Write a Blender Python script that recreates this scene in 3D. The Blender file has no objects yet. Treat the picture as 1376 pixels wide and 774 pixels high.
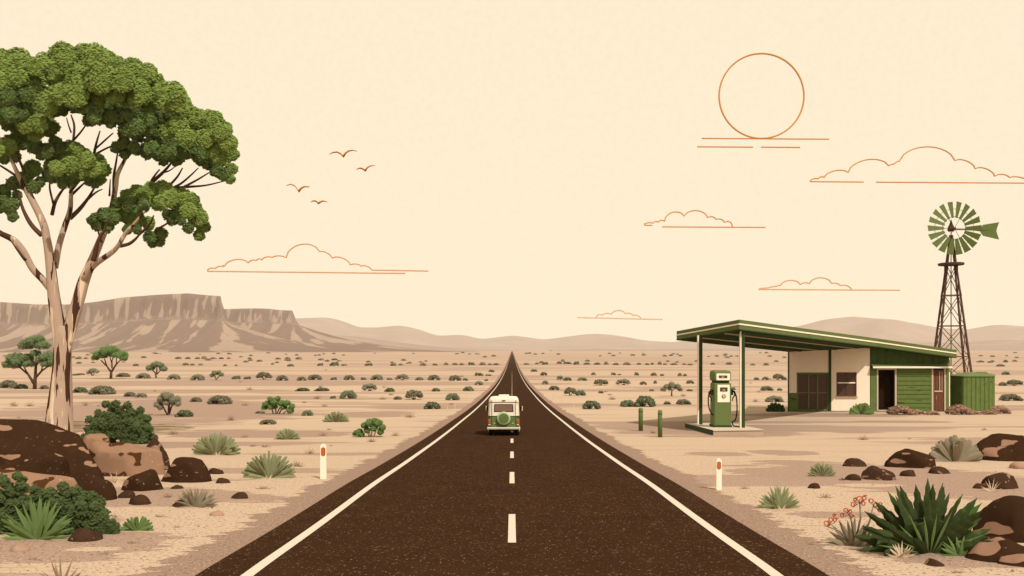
import bpy, math, random
import numpy as np
from mathutils import Vector, Matrix, noise as mnoise

# ------------------------------------------------------------------ camera, world, sun, exposure
sc = bpy.context.scene
W0, H0, FPX = 1376.0, 774.0, 1100.0          # photograph size, focal length in its pixels
HZ, VX = 470.0, 688.5                        # horizon row, vanishing column
CAMZ = 3.0
cam = bpy.data.cameras.new('camera'); camo = bpy.data.objects.new('camera', cam)
sc.collection.objects.link(camo); sc.camera = camo
cam.sensor_width = 36; cam.lens = FPX / W0 * 36
cam.shift_y = (HZ - H0 / 2) / W0
cam.clip_start = .1; cam.clip_end = 60000
camo.location = (0, 0, CAMZ); camo.rotation_euler = (math.radians(90), 0, 0)

SUN = Vector((.33, -.54, .77)).normalized()
world = bpy.data.worlds.new('World'); sc.world = world; world.use_nodes = True
wn, wl = world.node_tree.nodes, world.node_tree.links
wn.clear()
wo = wn.new('ShaderNodeOutputWorld'); bg = wn.new('ShaderNodeBackground')
sky = wn.new('ShaderNodeTexSky'); sky.sky_type = 'NISHITA'; sky.sun_disc = False
sky.sun_elevation = math.asin(SUN.z); sky.sun_rotation = math.atan2(SUN.x, SUN.y)
sky.air_density = 1; sky.dust_density = 4
sc_ = wn.new('ShaderNodeVectorMath'); sc_.operation = 'SCALE'; sc_.inputs['Scale'].default_value = .09
mx = wn.new('ShaderNodeMix'); mx.data_type = 'RGBA'; mx.inputs['Factor'].default_value = .95
wl.new(sky.outputs[0], sc_.inputs[0]); wl.new(sc_.outputs[0], mx.inputs['A'])
mx.inputs['B'].default_value = (1.03, .882, .640, 1)       # dusty cream air
wtc = wn.new('ShaderNodeTexCoord'); wnz = wn.new('ShaderNodeTexNoise'); wnz.inputs['Scale'].default_value = 180; wnz.inputs['Detail'].default_value = 4
wl.new(wtc.outputs['Generated'], wnz.inputs['Vector']); wmr = wn.new('ShaderNodeMapRange'); wmr.inputs['To Min'].default_value = .955; wmr.inputs['To Max'].default_value = 1.045
wl.new(wnz.outputs['Fac'], wmr.inputs['Value']); wsc = wn.new('ShaderNodeVectorMath'); wsc.operation = 'SCALE'      # faint dust mottling in the air
wl.new(mx.outputs['Result'], wsc.inputs[0]); wl.new(wmr.outputs[0], wsc.inputs['Scale']); wl.new(wsc.outputs[0], bg.inputs[0]); bg.inputs[1].default_value = 1.0
wl.new(bg.outputs[0], wo.inputs[0])

sd = bpy.data.lights.new('sun_lamp', 'SUN'); so = bpy.data.objects.new('sun_lamp', sd)
sc.collection.objects.link(so); sd.energy = 4.2; sd.angle = math.radians(.6); sd.color = (1, .93, .82)
so.rotation_euler = SUN.to_track_quat('Z', 'Y').to_euler(); so.location = (0, 0, 80)
sc.view_settings.view_transform = 'Standard'; sc.view_settings.look = 'None'
sc.view_settings.exposure = 0; sc.view_settings.gamma = 1
sc.render.engine = 'CYCLES'; sc.cycles.volume_bounces = 1

# ------------------------------------------------------------------ helpers
rng = random.Random(7); nr = np.random.default_rng(7)
def lin(h):
    h = h.lstrip('#'); o = []
    for i in (0, 2, 4):
        c = int(h[i:i + 2], 16) / 255
        o.append(c / 12.92 if c <= .04045 else ((c + .055) / 1.055) ** 2.4)
    return o
LIGHT_TINT = (1.02, 1.0, .90)      # the daylight here is warm: paints are their neutral selves
def albedo(h, k=1.3): return [min(.86, c / (k * 1.13 * t)) for c, t in zip(lin(h), LIGHT_TINT)]

def mat(name, h, k=1.3, var=.12, scale=6, rough=.95, spec=0.0, spots=None, coord='Object', sheen=0):
    """Principled with soft mottling and optional threshold spots: (hex, k, noise scale xyz, threshold, softness)."""
    m = bpy.data.materials.new(name); m.use_nodes = True
    n, l = m.node_tree.nodes, m.node_tree.links
    b = n['Principled BSDF']; b.inputs['Roughness'].default_value = rough
    b.inputs['Specular IOR Level'].default_value = spec
    c = albedo(h, k)
    tc = n.new('ShaderNodeTexCoord')
    nz = n.new('ShaderNodeTexNoise'); nz.inputs['Scale'].default_value = scale; nz.inputs['Detail'].default_value = 6
    nz.inputs['Roughness'].default_value = .7
    l.new(tc.outputs[coord], nz.inputs['Vector'])
    mr = n.new('ShaderNodeMapRange'); mr.inputs['From Min'].default_value = .3; mr.inputs['From Max'].default_value = .7
    mr.inputs['To Min'].default_value = 1 - var; mr.inputs['To Max'].default_value = 1 + var
    l.new(nz.outputs['Fac'], mr.inputs['Value'])
    v = n.new('ShaderNodeVectorMath'); v.operation = 'SCALE'; v.inputs[0].default_value = c
    l.new(mr.outputs[0], v.inputs['Scale'])
    out = v.outputs[0]
    for sp in (spots or []):
        hx, kk, s3, th, soft = sp[:5]
        mp = n.new('ShaderNodeMapping'); mp.inputs['Scale'].default_value = s3
        mp.inputs['Location'].default_value = (sum(s3) * 3.1, 1.7, .3)
        l.new(tc.outputs[coord], mp.inputs['Vector'])
        z = n.new('ShaderNodeTexNoise'); z.inputs['Scale'].default_value = 1; z.inputs['Detail'].default_value = sp[5] if len(sp) > 5 else 3
        l.new(mp.outputs[0], z.inputs['Vector'])
        r = n.new('ShaderNodeMapRange'); r.inputs['From Min'].default_value = th; r.inputs['From Max'].default_value = th + soft
        l.new(z.outputs['Fac'], r.inputs['Value'])
        mm = n.new('ShaderNodeMix'); mm.data_type = 'RGBA'
        l.new(r.outputs[0], mm.inputs['Factor']); l.new(out, mm.inputs['A'])
        mm.inputs['B'].default_value = albedo(hx, kk) + [1]
        out = mm.outputs['Result']
    l.new(out, b.inputs['Base Color'])
    return m

def link(o): sc.collection.objects.link(o); return o
def tag(o, label=None, cat=None, group=None, kind=None):
    if label: o['label'] = label
    if cat: o['category'] = cat
    if group: o['group'] = group
    if kind: o['kind'] = kind
    return o
def empty(name, loc=(0, 0, 0), rz=0, **k):
    o = link(bpy.data.objects.new(name, None)); o.location = loc; o.rotation_euler = (0, 0, rz)
    o.empty_display_size = .2
    return tag(o, **k)

class MB:
    def __init__(s): s.v = []; s.f = []; s.n = 0; s.m = []; s.cur = 0
    def add(s, v, f):
        v = np.asarray(v, float).reshape(-1, 3); s.v.append(v)
        s.f.extend([tuple(int(i) + s.n for i in q) for q in f]); s.m.extend([s.cur] * len(f)); s.n += len(v); return s
    def box(s, x0, x1, y0, y1, z0, z1):
        v = [(x, y, z) for z in (z0, z1) for y in (y0, y1) for x in (x0, x1)]
        return s.add(v, [(0, 2, 3, 1), (4, 5, 7, 6), (0, 1, 5, 4), (2, 6, 7, 3), (0, 4, 6, 2), (1, 3, 7, 5)])
    def bar(s, a, b, r, r2=None, seg=8, square=False):
        return s.tube([a, b], [r, r if r2 is None else r2], 4 if square else seg)
    def tube(s, pts, rad, seg=8, cap=True, closed=False, wob=0):
        P = [Vector(p) for p in pts]; n = len(P)
        if not hasattr(rad, '__len__'): rad = [rad] * n
        vs = []; up = None
        for i, p in enumerate(P):
            if closed: t = P[(i + 1) % n] - P[i - 1]
            else: t = P[min(i + 1, n - 1)] - P[max(i - 1, 0)]
            t = t.normalized() if t.length > 1e-9 else Vector((0, 0, 1))
            if up is None: up = Vector((0, 1, 0)) if abs(t.y) < .9 else Vector((1, 0, 0))
            u = t.cross(up).normalized(); w = u.cross(t).normalized(); up = w
            for k in range(seg):
                a = 2 * math.pi * (k + .5) / seg
                r = rad[i] * (1 + (wob * mnoise.noise(Vector((p.x * 1.3 + math.cos(a) * 1.6, math.sin(a) * 1.6, p.z * .35))) if wob else 0))
                vs.append(p + (u * math.cos(a) + w * math.sin(a)) * r)
        f = []
        for i in range(n if closed else n - 1):
            j = (i + 1) % n
            for k in range(seg):
                k2 = (k + 1) % seg; f.append((i * seg + k, i * seg + k2, j * seg + k2, j * seg + k))
        if cap and not closed:
            f.append(tuple(range(seg))[::-1]); f.append(tuple((n - 1) * seg + k for k in range(seg)))
        return s.add([tuple(v) for v in vs], f)
    def lathe(s, prof, c=(0, 0, 0), axis='Z', seg=24):
        vs = []
        for r, h in prof:
            for k in range(seg):
                a = 2 * math.pi * k / seg; x, y = r * math.cos(a), r * math.sin(a)
                p = (x, y, h) if axis == 'Z' else ((x, h, y) if axis == 'Y' else (h, x, y))
                vs.append((p[0] + c[0], p[1] + c[1], p[2] + c[2]))
        f = []; n = len(prof)
        for i in range(n - 1):
            for k in range(seg): f.append((i * seg + k, i * seg + (k + 1) % seg, (i + 1) * seg + (k + 1) % seg, (i + 1) * seg + k))
        f.append(tuple(range(seg))[::-1]); f.append(tuple((n - 1) * seg + k for k in range(seg)))
        return s.add(vs, f)
    def prism(s, poly, y0, y1):     # polygon in x,z extruded in y
        n = len(poly); v = [(x, y0, z) for x, z in poly] + [(x, y1, z) for x, z in poly]
        return s.add(v, [tuple(range(n)), tuple(range(2 * n - 1, n - 1, -1))] + [(i, i + n, (i + 1) % n + n, (i + 1) % n) for i in range(n)])
    def build(s, name, m, parent=None, smooth=False, loc=None, bevel=0):
        me = bpy.data.meshes.new(name)
        v = np.concatenate(s.v) if s.v else np.zeros((0, 3))
        if loc is not None: v = v - np.array(loc)
        me.from_pydata(v.tolist(), [], s.f)
        ms = m if isinstance(m, (list, tuple)) else [m]
        for q in ms: me.materials.append(q)
        if len(ms) > 1: me.polygons.foreach_set('material_index', s.m)
        if smooth: me.polygons.foreach_set('use_smooth', [True] * len(me.polygons))
        me.update()
        o = link(bpy.data.objects.new(name, me))
        if loc is not None: o.location = loc
        if parent: o.parent = parent
        if bevel:
            md = o.modifiers.new('bevel', 'BEVEL'); md.width = bevel; md.segments = 3; md.limit_method = 'ANGLE'
        return o

# ------------------------------------------------------------------ terrain profile: the road drops from a crest to the plain
KD = np.array([1, 10.8, 20.9, 31, 42.8, 58.5, 85, 132, 250, 543, 1200, 3000, 40000.])
KZ = np.array([3.0, 3.0, 3.42, 3.92, 4.43, 5.02, 5.95, 7.2, 9.4, 11.6, 12.4, 12.6, 12.6])
_ly = np.linspace(math.log(4), math.log(30000), 420)
_r = np.interp(_ly, np.log(KD), KZ)
_k = np.hanning(21); _k /= _k.sum()
_rs = np.convolve(np.pad(_r, 10, mode='edge'), _k, mode='valid')
GY = np.concatenate([[-200., -60., 0.], np.exp(_ly)]); GZ = np.concatenate([[_rs[0]] * 3, _rs])
def gz(Y): return CAMZ - float(np.interp(Y, GY, GZ))
_dy = FPX * GZ[3:] / GY[3:]
def depth(py):            # distance of the ground seen at photo row py
    return float(np.interp(-(py - HZ), -_dy, GY[3:]))
def G(px, py, dz=0):      # ground point
    Y = depth(py); return Vector(((px - VX) * Y / FPX, Y, gz(Y) + dz))
def Q(px, py, Y):         # point in the plane at distance Y
    return Vector(((px - VX) * Y / FPX, Y, CAMZ + (HZ - py) * Y / FPX))
def sheet(name, rows, m, dz, kind='structure', **k):   # rows: (Y, x0, x1)
    mb = MB(); v = []; f = []
    for Y, a, b in rows: v += [(a, Y, gz(Y) + dz), (b, Y, gz(Y) + dz)]
    for i in range(len(rows) - 1): f.append((2 * i, 2 * i + 1, 2 * i + 3, 2 * i + 2))
    return tag(mb.add(v, f).build(name, m), kind=kind, **k)
def yrows(y0, y1, extra=0):
    ys = [y0] + [float(y) for y in GY if y0 < y < y1] + [y1]
    if extra:
        o = []
        for a, b in zip(ys, ys[1:]):
            for t in range(extra): o.append(a + (b - a) * t / extra)
        ys = o + [y1]
    return ys

# ------------------------------------------------------------------ materials
SOIL_SHADE = [(-40, 470, 553, 16, 0, 22), (190, 500, 583, 6, 0, 2), (-30, 400, 668, 14, 0, 10), (90, 330, 598, 5, 0, 0), (-60, 230, 737, 26, 0, -8),
        (60, 170, 700, 8, 0, 4), (795, 1100, 579, 9, 0, 0), (960, 1250, 558, 3, 0, 0), (1000, 1376, 640, 18, 0, 14), (1090, 1420, 655, 22, 0, 10),  # the wide one around the pump island is the canopy's shadow, painted
        (1150, 1420, 745, 22, 0, -6), (910, 1010, 610, 3, 0, 0), (1005, 1100, 608, 4, 0, 0), (1010, 1090, 620, 2.5, 0, 0), (1090, 1190, 580, 3, 0, 0),
        (1120, 1290, 567, 1.8, 0, 0), (980, 1110, 637, 9, 0, 3), (1060, 1190, 692, 5, 0, 0), (740, 800, 604, 1.5, 0, 0), (440, 560, 557, 5, 0, 0), (490, 640, 548, 2.5, 0, 0)]
PALE = [(90, 330, 640, 3), (1120, 1215, 652, 2.5), (1060, 1200, 715, 9), (80, 170, 738, 3), (1180, 1300, 672, 2)]
def ground_mat():
    m = bpy.data.materials.new('desert_sand'); m.use_nodes = True
    n, l = m.node_tree.nodes, m.node_tree.links
    b = n['Principled BSDF']; b.inputs['Roughness'].default_value = 1; b.inputs['Specular IOR Level'].default_value = 0
    geo = n.new('ShaderNodeNewGeometry'); sp = n.new('ShaderNodeSeparateXYZ'); l.new(geo.outputs['Position'], sp.inputs[0])
    def M(op, a, c=None, d=None):
        q = n.new('ShaderNodeMath'); q.operation = op
        for i, x in enumerate((a, c, d)):
            if x is None: continue
            if isinstance(x, (int, float)): q.inputs[i].default_value = x
            else: l.new(x, q.inputs[i])
        return q.outputs[0]
    def N(x, y, z=0, det=4, rough=.6):
        c = n.new('ShaderNodeCombineXYZ'); 
        for i, q in enumerate((x, y, z)):
            if isinstance(q, (int, float)): c.inputs[i].default_value = q
            else: l.new(q, c.inputs[i])
        t = n.new('ShaderNodeTexNoise'); t.inputs['Scale'].default_value = 1; t.inputs['Detail'].default_value = det; t.inputs['Roughness'].default_value = rough
        l.new(c.outputs[0], t.inputs['Vector']); return t.outputs['Fac']
    def step(v, a, bb):
        r = n.new('ShaderNodeMapRange'); r.inputs['From Min'].default_value = a; r.inputs['From Max'].default_value = bb; l.new(v, r.inputs['Value']); return r.outputs[0]
    def mix(f, a, bb):
        q = n.new('ShaderNodeMix'); q.data_type = 'RGBA'; l.new(f, q.inputs['Factor'])
        for nm, x in (('A', a), ('B', bb)):
            if isinstance(x, list): q.inputs[nm].default_value = x + [1]
            else: l.new(x, q.inputs[nm])
        return q.outputs['Result']
    X, Y = sp.outputs[0], sp.outputs[1]
    far = M('MAXIMUM', Y, 8); L = M('LOGARITHM', far, math.e); inv = M('DIVIDE', X, M('POWER', far, .75))
    sand = albedo('#E2C5A3', 1.56); pink = albedo('#C2A58C', 1.56); mid = albedo('#D0B193', 1.56)
    # soil changes in long swathes across the plain
    b1 = N(M('MULTIPLY', inv, .55), M('MULTIPLY', L, 7.5), 3.3, 5, .55)
    b2 = N(M('MULTIPLY', inv, 1.4), M('MULTIPLY', L, 22), 9.1, 5, .6)
    b3 = N(M('MULTIPLY', inv, 5), M('MULTIPLY', L, 60), 1.1, 4, .7)
    c = mix(step(M('SUBTRACT', b1, M('MULTIPLY', step(Y, 90, 25), .05)), .52, .535), sand, pink)
    fb = step(Y, 14, 55)
    c = mix(M('MULTIPLY', M('MULTIPLY', step(b2, .57, .60), .6), fb), c, mid)
    c = mix(M('MULTIPLY', step(b3, .64, .68), M('MULTIPLY', fb, .5)), c, pink)
    c = mix(M('MULTIPLY', step(b2, .30, .27), .45), c, albedo('#F0D2AC', 1.56))
    # far plain is redder
    c = mix(M('MULTIPLY', step(L, 5.2, 7.2), .75), c, albedo('#CBAD92', 1.5))
    # feathered patches of darker and paler soil, painted canopy shadow, and the gravel verge
    e1 = N(M('MULTIPLY', inv, 9), M('MULTIPLY', L, 85), 2.2, 3, .6); e2 = N(M('MULTIPLY', inv, 2.2), M('MULTIPLY', L, 26), 6.2, 3, .6)
    edge = M('ADD', M('MULTIPLY', M('SUBTRACT', e1, .5), 1.5), M('MULTIPLY', M('SUBTRACT', e2, .5), 2.2))
    def blob(px0, px1, py, h, sk=0):
        a, b_ = G((px0 + px1) / 2, py - h), G((px0 + px1) / 2, py + h)
        cy = (a.y + b_.y) / 2; hy = (a.y - b_.y) / 2; cx = (((px0 + px1) / 2) - VX) * cy / FPX; hx = (px1 - px0) / 2 * cy / FPX
        sl_ = (G(px1, py + sk / 2).y - G(px0, py - sk / 2).y) / (2 * hx)
        u = M('DIVIDE', M('SUBTRACT', X, cx), hx)
        v = M('DIVIDE', M('SUBTRACT', M('SUBTRACT', Y, cy), M('MULTIPLY', M('SUBTRACT', X, cx), sl_)), hy)
        d = M('ADD', M('POWER', M('ABSOLUTE', u), 2), M('POWER', M('ABSOLUTE', v), 2))
        return M('SUBTRACT', .85, d)
    tot = None
    for (a, b_, y, h, _k2, sk) in SOIL_SHADE:
        q = blob(a, b_, y, h, sk); tot = q if tot is None else M('MAXIMUM', tot, q)
    c = mix(step(M('ADD', tot, edge), 0, .05), c, albedo('#BFA188', 1.56))
    tot = None
    for (a, b_, y, h) in PALE:
        q = blob(a, b_, y, h); tot = q if tot is None else M('MAXIMUM', tot, q)
    c = mix(step(M('ADD', tot, edge), 0, .05), c, sand)
    vg = M('SUBTRACT', 5.0, M('ABSOLUTE', X))
    c = mix(step(M('ADD', vg, M('MULTIPLY', edge, .55)), 0, .02), c, albedo('#B0937B', 1.56))
    # gravel specks close by
    s1 = N(M('MULTIPLY', X, 16), M('MULTIPLY', Y, 16), 0, 2, .5)
    s2 = N(M('MULTIPLY', X, 26), M('MULTIPLY', Y, 14), 4, 2, .5)
    near = step(Y, 60, 12)
    s3 = N(M('MULTIPLY', X, 7), M('MULTIPLY', Y, 9), 8, 5, .75)
    c = mix(M('MULTIPLY', M('MULTIPLY', step(s3, .5, .62), step(Y, 90, 15)), .26), c, albedo('#BF9A80', 1.56))
    c = mix(M('MULTIPLY', M('MULTIPLY', step(s1, .605, .625), near), .85), c, albedo('#85604A', 1.5))
    c = mix(M('MULTIPLY', M('MULTIPLY', step(s2, .64, .66), near), .6), c, albedo('#FBE3C2', 1.5))
    l.new(c, b.inputs['Base Color'])
    return m
M_sand = ground_mat()
M_verge = mat('verge_gravel', '#B9977F', 1.56, .07, 9, spots=[('#8D6E5A', 1.5, (22, 22, 22), .66, .03), ('#D9BC9C', 1.5, (15, 15, 15), .66, .03)])
M_road = mat('asphalt', '#48311F', 1.55, .16, 1.2, spots=[('#B0957A', 1.5, (26, 26, 26), .67, .05, 2), ('#7B604A', 1.5, (12, 12, 12), .64, .06, 3)])
M_line = mat('road_paint', '#F3E4C8', 1.5, .05, 9, spots=[('#C9B294', 1.5, (14, 14, 14), .72, .03)])
M_soil = mat('darker_soil', '#BC9A80', 1.56, .05, 3, spots=[('#8D6E5A', 1.5, (18, 18, 18), .66, .03), ('#E0C09C', 1.5, (3, 9, 3), .67, .02)])
M_soil_l = mat('pale_sand', '#E9C9A2', 1.56, .04, 3, spots=[('#8D6E5A', 1.5, (18, 18, 18), .66, .03)])
M_green = mat('green_paint', '#6B7B43', 1.25, .09, 5, .6, .15)
M_fascia = mat('green_fascia', '#66723C', 1.15, .08, 3, .7, .1, spots=[('#3C5D2E', 1.2, (1.5, 1.5, 9), .66, .05)])
M_dgreen = mat('dark_green_paint', '#384526', 1.1, .12, 4, .7, .1)
M_board = mat('green_boards', '#68783F', 1.15, .16, 2.5, .8, .05, spots=[('#2E5029', 1.2, (.6, 3, 5), .63, .05), ('#7D9A5B', 1.2, (9, 9, 9), .74, .03)])
M_cream = mat('cream_paint', '#F7E6CA', 1.0, .05, 5, .7, .1)
M_wall = mat('cream_render', '#F8E4C6', 1.06, .04, 2.5, .95, spots=[('#D9C3A2', 1.2, (7, 7, 7), .74, .04)])
M_glass = mat('dusty_dark_glass', '#4A3326', .85, .10, 3, .35, .25)
M_dark = mat('dark_interior', '#2A1A12', .8, .1, 3)
M_brownwood = mat('brown_planks', '#6B4633', 1.0, .15, 5, spots=[('#A5866B', 1.1, (8, 8, .8), .66, .05)])
M_conc = mat('pale_concrete', '#E6D3B4', 1.5, .06, 5)
M_concs = mat('weathered_concrete', '#B79F85', 1.1, .08, 5)
M_iron = mat('rusty_dark_iron', '#5A4232', 1.1, .15, 4, .8, .1)
M_black = mat('black_rubber', '#26211B', 1, .1, 8, .8, .1)
M_orange = mat('orange_reflector', '#C8631F', 1.1, .05, 9, .4, .3)
M_red = mat('red_lens', '#C0471F', 1.0, .05, 9, .4, .3)
M_line_art = mat('burnt_orange_line', '#B87622', .84, .03, .01)
M_bird = mat('burnt_orange_feathers', '#BE7220', .84, .05, 3)
M_bark = mat('pale_gum_bark', '#B79C83', 1.12, .08, 2, spots=[('#E8CFAC', 1.2, (2.6, 2.6, .28), .585, .02), ('#4B3426', 1.1, (2.7, 2.7, .33), .545, .012)])
M_twig = mat('brown_twigs', '#5A4231', 1.0, .12, 3)
M_twig_l = mat('olive_twigs', '#7A7052', 1.0, .12, 3)
def leafy(m, f=.38):      # thin leaves let light through
    n, l = m.node_tree.nodes, m.node_tree.links; b = n['Principled BSDF']; t = n.new('ShaderNodeBsdfTranslucent'); x = n.new('ShaderNodeMixShader')
    l.new(b.inputs['Base Color'].links[0].from_socket, t.inputs[0]); x.inputs[0].default_value = f
    l.new(b.outputs[0], x.inputs[1]); l.new(t.outputs[0], x.inputs[2]); l.new(x.outputs[0], n['Material Output'].inputs[0]); return m
M_leafL = mat('lit_gum_leaves', '#70803F', .66, .06, .8)  # sunlit tone of the upper clumps, put into the leaf colour
M_leafD = mat('shaded_gum_leaves', '#4B5830', .46, .13, .8)  # same leaves darkened: underside shade of the lower clumps is in the colour
M_leafM = mat('tree_leaves_olive', '#6E7C54', .85, .12, 1)
M_salt = mat('saltbush_leaves', '#807B62', .76, .12, 2)
M_salt2 = mat('saltbush_leaves_green', '#727859', .78, .12, 2)
M_bush = mat('dark_bush_leaves', '#46502F', .60, .14, 3)
M_bgreen = mat('bright_bush_leaves', '#6B8149', .9, .14, 3)
M_fan = mat('grey_green_blades', '#878963', .66, .10, 4)
M_fang = mat('grey_blades', '#92866C', .74, .10, 4)
M_fandk = mat('dark_green_blades', '#4A5531', .95, .13, 3, spots=[('#57793A', 1.1, (2, 2, .7), .62, .04)])
M_fanlt = mat('fresh_green_blades', '#778C50', .86, .10, 4)
M_tuft = mat('dry_grass', '#9A8268', 1.05, .12, 6)
M_tuftp = mat('pale_dry_grass', '#DCC29E', 1.2, .10, 6)
M_tumble = mat('pinkish_dry_bush', '#B08F76', .85, .12, 5)
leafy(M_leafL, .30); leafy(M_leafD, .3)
for _m in (M_leafM, M_salt, M_salt2, M_bush, M_bgreen, M_fandk, M_fan, M_fang, M_fanlt, M_tumble): leafy(_m)
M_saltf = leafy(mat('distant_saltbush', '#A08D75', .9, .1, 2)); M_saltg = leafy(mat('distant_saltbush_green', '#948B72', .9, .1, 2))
M_rock = mat('brown_rock', '#4A3321', 1.75, .14, 2.2, spots=[('#A27C62', 1.3, (1.2, 1.3, 2.8), .585, .012, 2), ('#8A6852', 1.2, (14, 14, 14), .68, .03)])
M_stone = mat('brown_stone', '#4F3828', 1.5, .14, 2.2, spots=[('#9C7A63', 1.3, (3.5, 3.5, 4.5), .60, .02, 2), ('#8A6852', 1.2, (22, 22, 22), .68, .03)])
M_rockt = mat('tan_rock', '#A47F62', 1.4, .08, 2, spots=[('#54371F', 1.35, (1.1, 1.2, 1.8), .625, .012, 2), ('#DCBE9B', 1.3, (18, 18, 18), .70, .03), ('#6A4B39', 1.2, (14, 14, 14), .74, .03)])
M_flower = mat('orange_red_petals', '#C2603A', 1.1, .08, 9)

# ------------------------------------------------------------------ ground, road
mb = MB(); xs = [-14000, -5000, -1500, -400, -120, -40, 0, 40, 120, 400, 1500, 5000, 14000]
v = [(x, Y, CAMZ - Z) for Y, Z in zip(GY, GZ) for x in xs]; nx = len(xs)
f = [(j * nx + i, j * nx + i + 1, (j + 1) * nx + i + 1, (j + 1) * nx + i) for j in range(len(GY) - 1) for i in range(nx - 1)]
tag(mb.add(v, f).build('desert_ground', M_sand), kind='structure')

sheet('road', [(Y, -4.2, 4.2) for Y in yrows(-20, 6500)], M_road, .03)
for s in (-1, 1): sheet('road_edge_line', [(Y, s * 3.5 - .085, s * 3.5 + .085) for Y in yrows(-20, 4000)], M_line, .038)
for k in range(-1, 52):
    y0 = 13.1 + 7.75 * k; y1 = y0 + 2.9
    sheet('centre_dash', [(Y, -.065, .065) for Y in yrows(y0, y1)], M_line, .038)

# ------------------------------------------------------------------ mesa and hills
def land_mat(name, h1, h2, k, attr=True):
    m = bpy.data.materials.new(name); m.use_nodes = True; n, l = m.node_tree.nodes, m.node_tree.links
    b = n['Principled BSDF']; b.inputs['Roughness'].default_value = 1; b.inputs['Specular IOR Level'].default_value = 0
    a = n.new('ShaderNodeAttribute'); a.attribute_name = 'flow'
    t = n.new('ShaderNodeTexNoise'); t.inputs['Scale'].default_value = 1; t.inputs['Detail'].default_value = 3
    l.new(a.outputs['Vector'], t.inputs['Vector'])
    r = n.new('ShaderNodeMapRange'); r.inputs['From Min'].default_value = .535; r.inputs['From Max'].default_value = .55
    l.new(t.outputs['Fac'], r.inputs['Value'])
    mx = n.new('ShaderNodeMix'); mx.data_type = 'RGBA'; l.new(r.outputs[0], mx.inputs['Factor'])
    mx.inputs['A'].default_value = albedo(h1, k) + [1]; mx.inputs['B'].default_value = albedo(h2, k) + [1]
    g = n.new('ShaderNodeNewGeometry'); t2 = n.new('ShaderNodeTexNoise'); t2.inputs['Scale'].default_value = .03; t2.inputs['Detail'].default_value = 5
    l.new(g.outputs['Position'], t2.inputs['Vector'])
    mr = n.new('ShaderNodeMapRange'); mr.inputs['To Min'].default_value = .88; mr.inputs['To Max'].default_value = 1.12; l.new(t2.outputs['Fac'], mr.inputs['Value'])
    v = n.new('ShaderNodeVectorMath'); v.operation = 'SCALE'; l.new(mx.outputs['Result'], v.inputs[0]); l.new(mr.outputs[0], v.inputs['Scale'])
    l.new(v.outputs[0], b.inputs['Base Color']); return m
M_mesa = land_mat('mesa_rock', '#8F7561', '#BCA086', 1.62)
M_hill = land_mat('far_hills', '#C4AA92', '#CAB098', 1.78)
M_hill2 = land_mat('near_hills', '#B49A84', '#BEA48C', 1.7)
M_mesa2 = M_mesa
base_z = CAMZ - 12.6
def grid_obj(name, X, Y, Z, FL, m, smooth=True, **k):
    ny, nx = Z.shape; v = np.stack([X, Y, Z], -1).reshape(-1, 3)
    me = bpy.data.meshes.new(name)
    idx = np.arange(ny * nx).reshape(ny, nx)
    f = np.stack([idx[:-1, :-1], idx[:-1, 1:], idx[1:, 1:], idx[1:, :-1]], -1).reshape(-1, 4)
    me.from_pydata(v.tolist(), [], f.tolist()); me.materials.append(m)
    if smooth: me.polygons.foreach_set('use_smooth', [True] * len(me.polygons))
    at = me.attributes.new('flow', 'FLOAT_VECTOR', 'POINT'); at.data.foreach_set('vector', FL.reshape(-1, 3).astype(np.float32).ravel())
    me.update(); return tag(link(bpy.data.objects.new(name, me)), kind='structure', **k)
def n1(x, s, seed): return mnoise.noise(Vector((x * s, seed, 0)))
def mesa(name, xright, yfront, tops, cliff_frac, L, xleft, ystep, seed):
    # plateau to the left of xright and beyond yfront; scree fan outside
    xs = np.arange(xleft, xright + L * 1.5, 14.0); 
    ys = np.concatenate([np.arange(yfront - L * 1.15, yfront - 140, 34), np.arange(yfront - 140, yfront + 60, 7), np.arange(yfront + 60, yfront + 900, 90)])
    X, Y = np.meshgrid(xs, ys); Z = np.zeros_like(X); FL = np.zeros(X.shape + (3,))
    tx = [(p - VX) * yfront / FPX for p, _ in tops]; tz = [(HZ - q) * yfront / FPX + 12.6 for _, q in tops]
    wob = {float(x): 38 * n1(x, .006, seed) + 22 * n1(x, .02, seed + 4) for x in xs}
    for j in range(X.shape[0]):
        for i in range(X.shape[1]):
            x, y = X[j, i], Y[j, i]
            dy_ = (yfront + wob[float(x)]) - y
            dx_ = x - (xright * max(1, y / yfront) + 15 * n1(y, .02, seed + 7))
            if dx_ <= 0: d = dy_; s = x
            elif dy_ <= 0: d = dx_; s = xright + (y - yfront) * .5 + 60
            else: d = math.hypot(dx_, dy_); s = xright + math.atan2(dx_, dy_) * 260
            T = float(np.interp(min(x / max(1, y / yfront), xright), tx, tz))
            Hc = T * cliff_frac
            if d <= 0: z = T - max(0, 14 - min(14, -d * .35)) * .6
            elif d < 34: z = T - 8 - (T - 8 - Hc) * (d / 34) ** .8
            else:
                g = 1 + .22 * n1(s, .009, seed + 2) + .10 * n1(s, .03, seed + 3)
                t = min(1, (d - 34) / (L * g)); z = Hc * (1 - t) ** 2.8
                z += 9 * n1(s, .02, seed + 5) * math.sin(math.pi * min(1, t * 1.2)) ** 2 if t < .83 else 0
            Z[j, i] = base_z + z - (3 if z < .5 else 0)
            cl = 1.0 if d < 34 else 0
            FL[j, i] = ((s * .021 if cl else s * .0125 - d * .0012) + seed, (Z[j, i] * .004 if cl else min(d, 900) * .0018), cl * 7)
    return grid_obj(name, X, Y, Z, FL, M_mesa)
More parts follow.
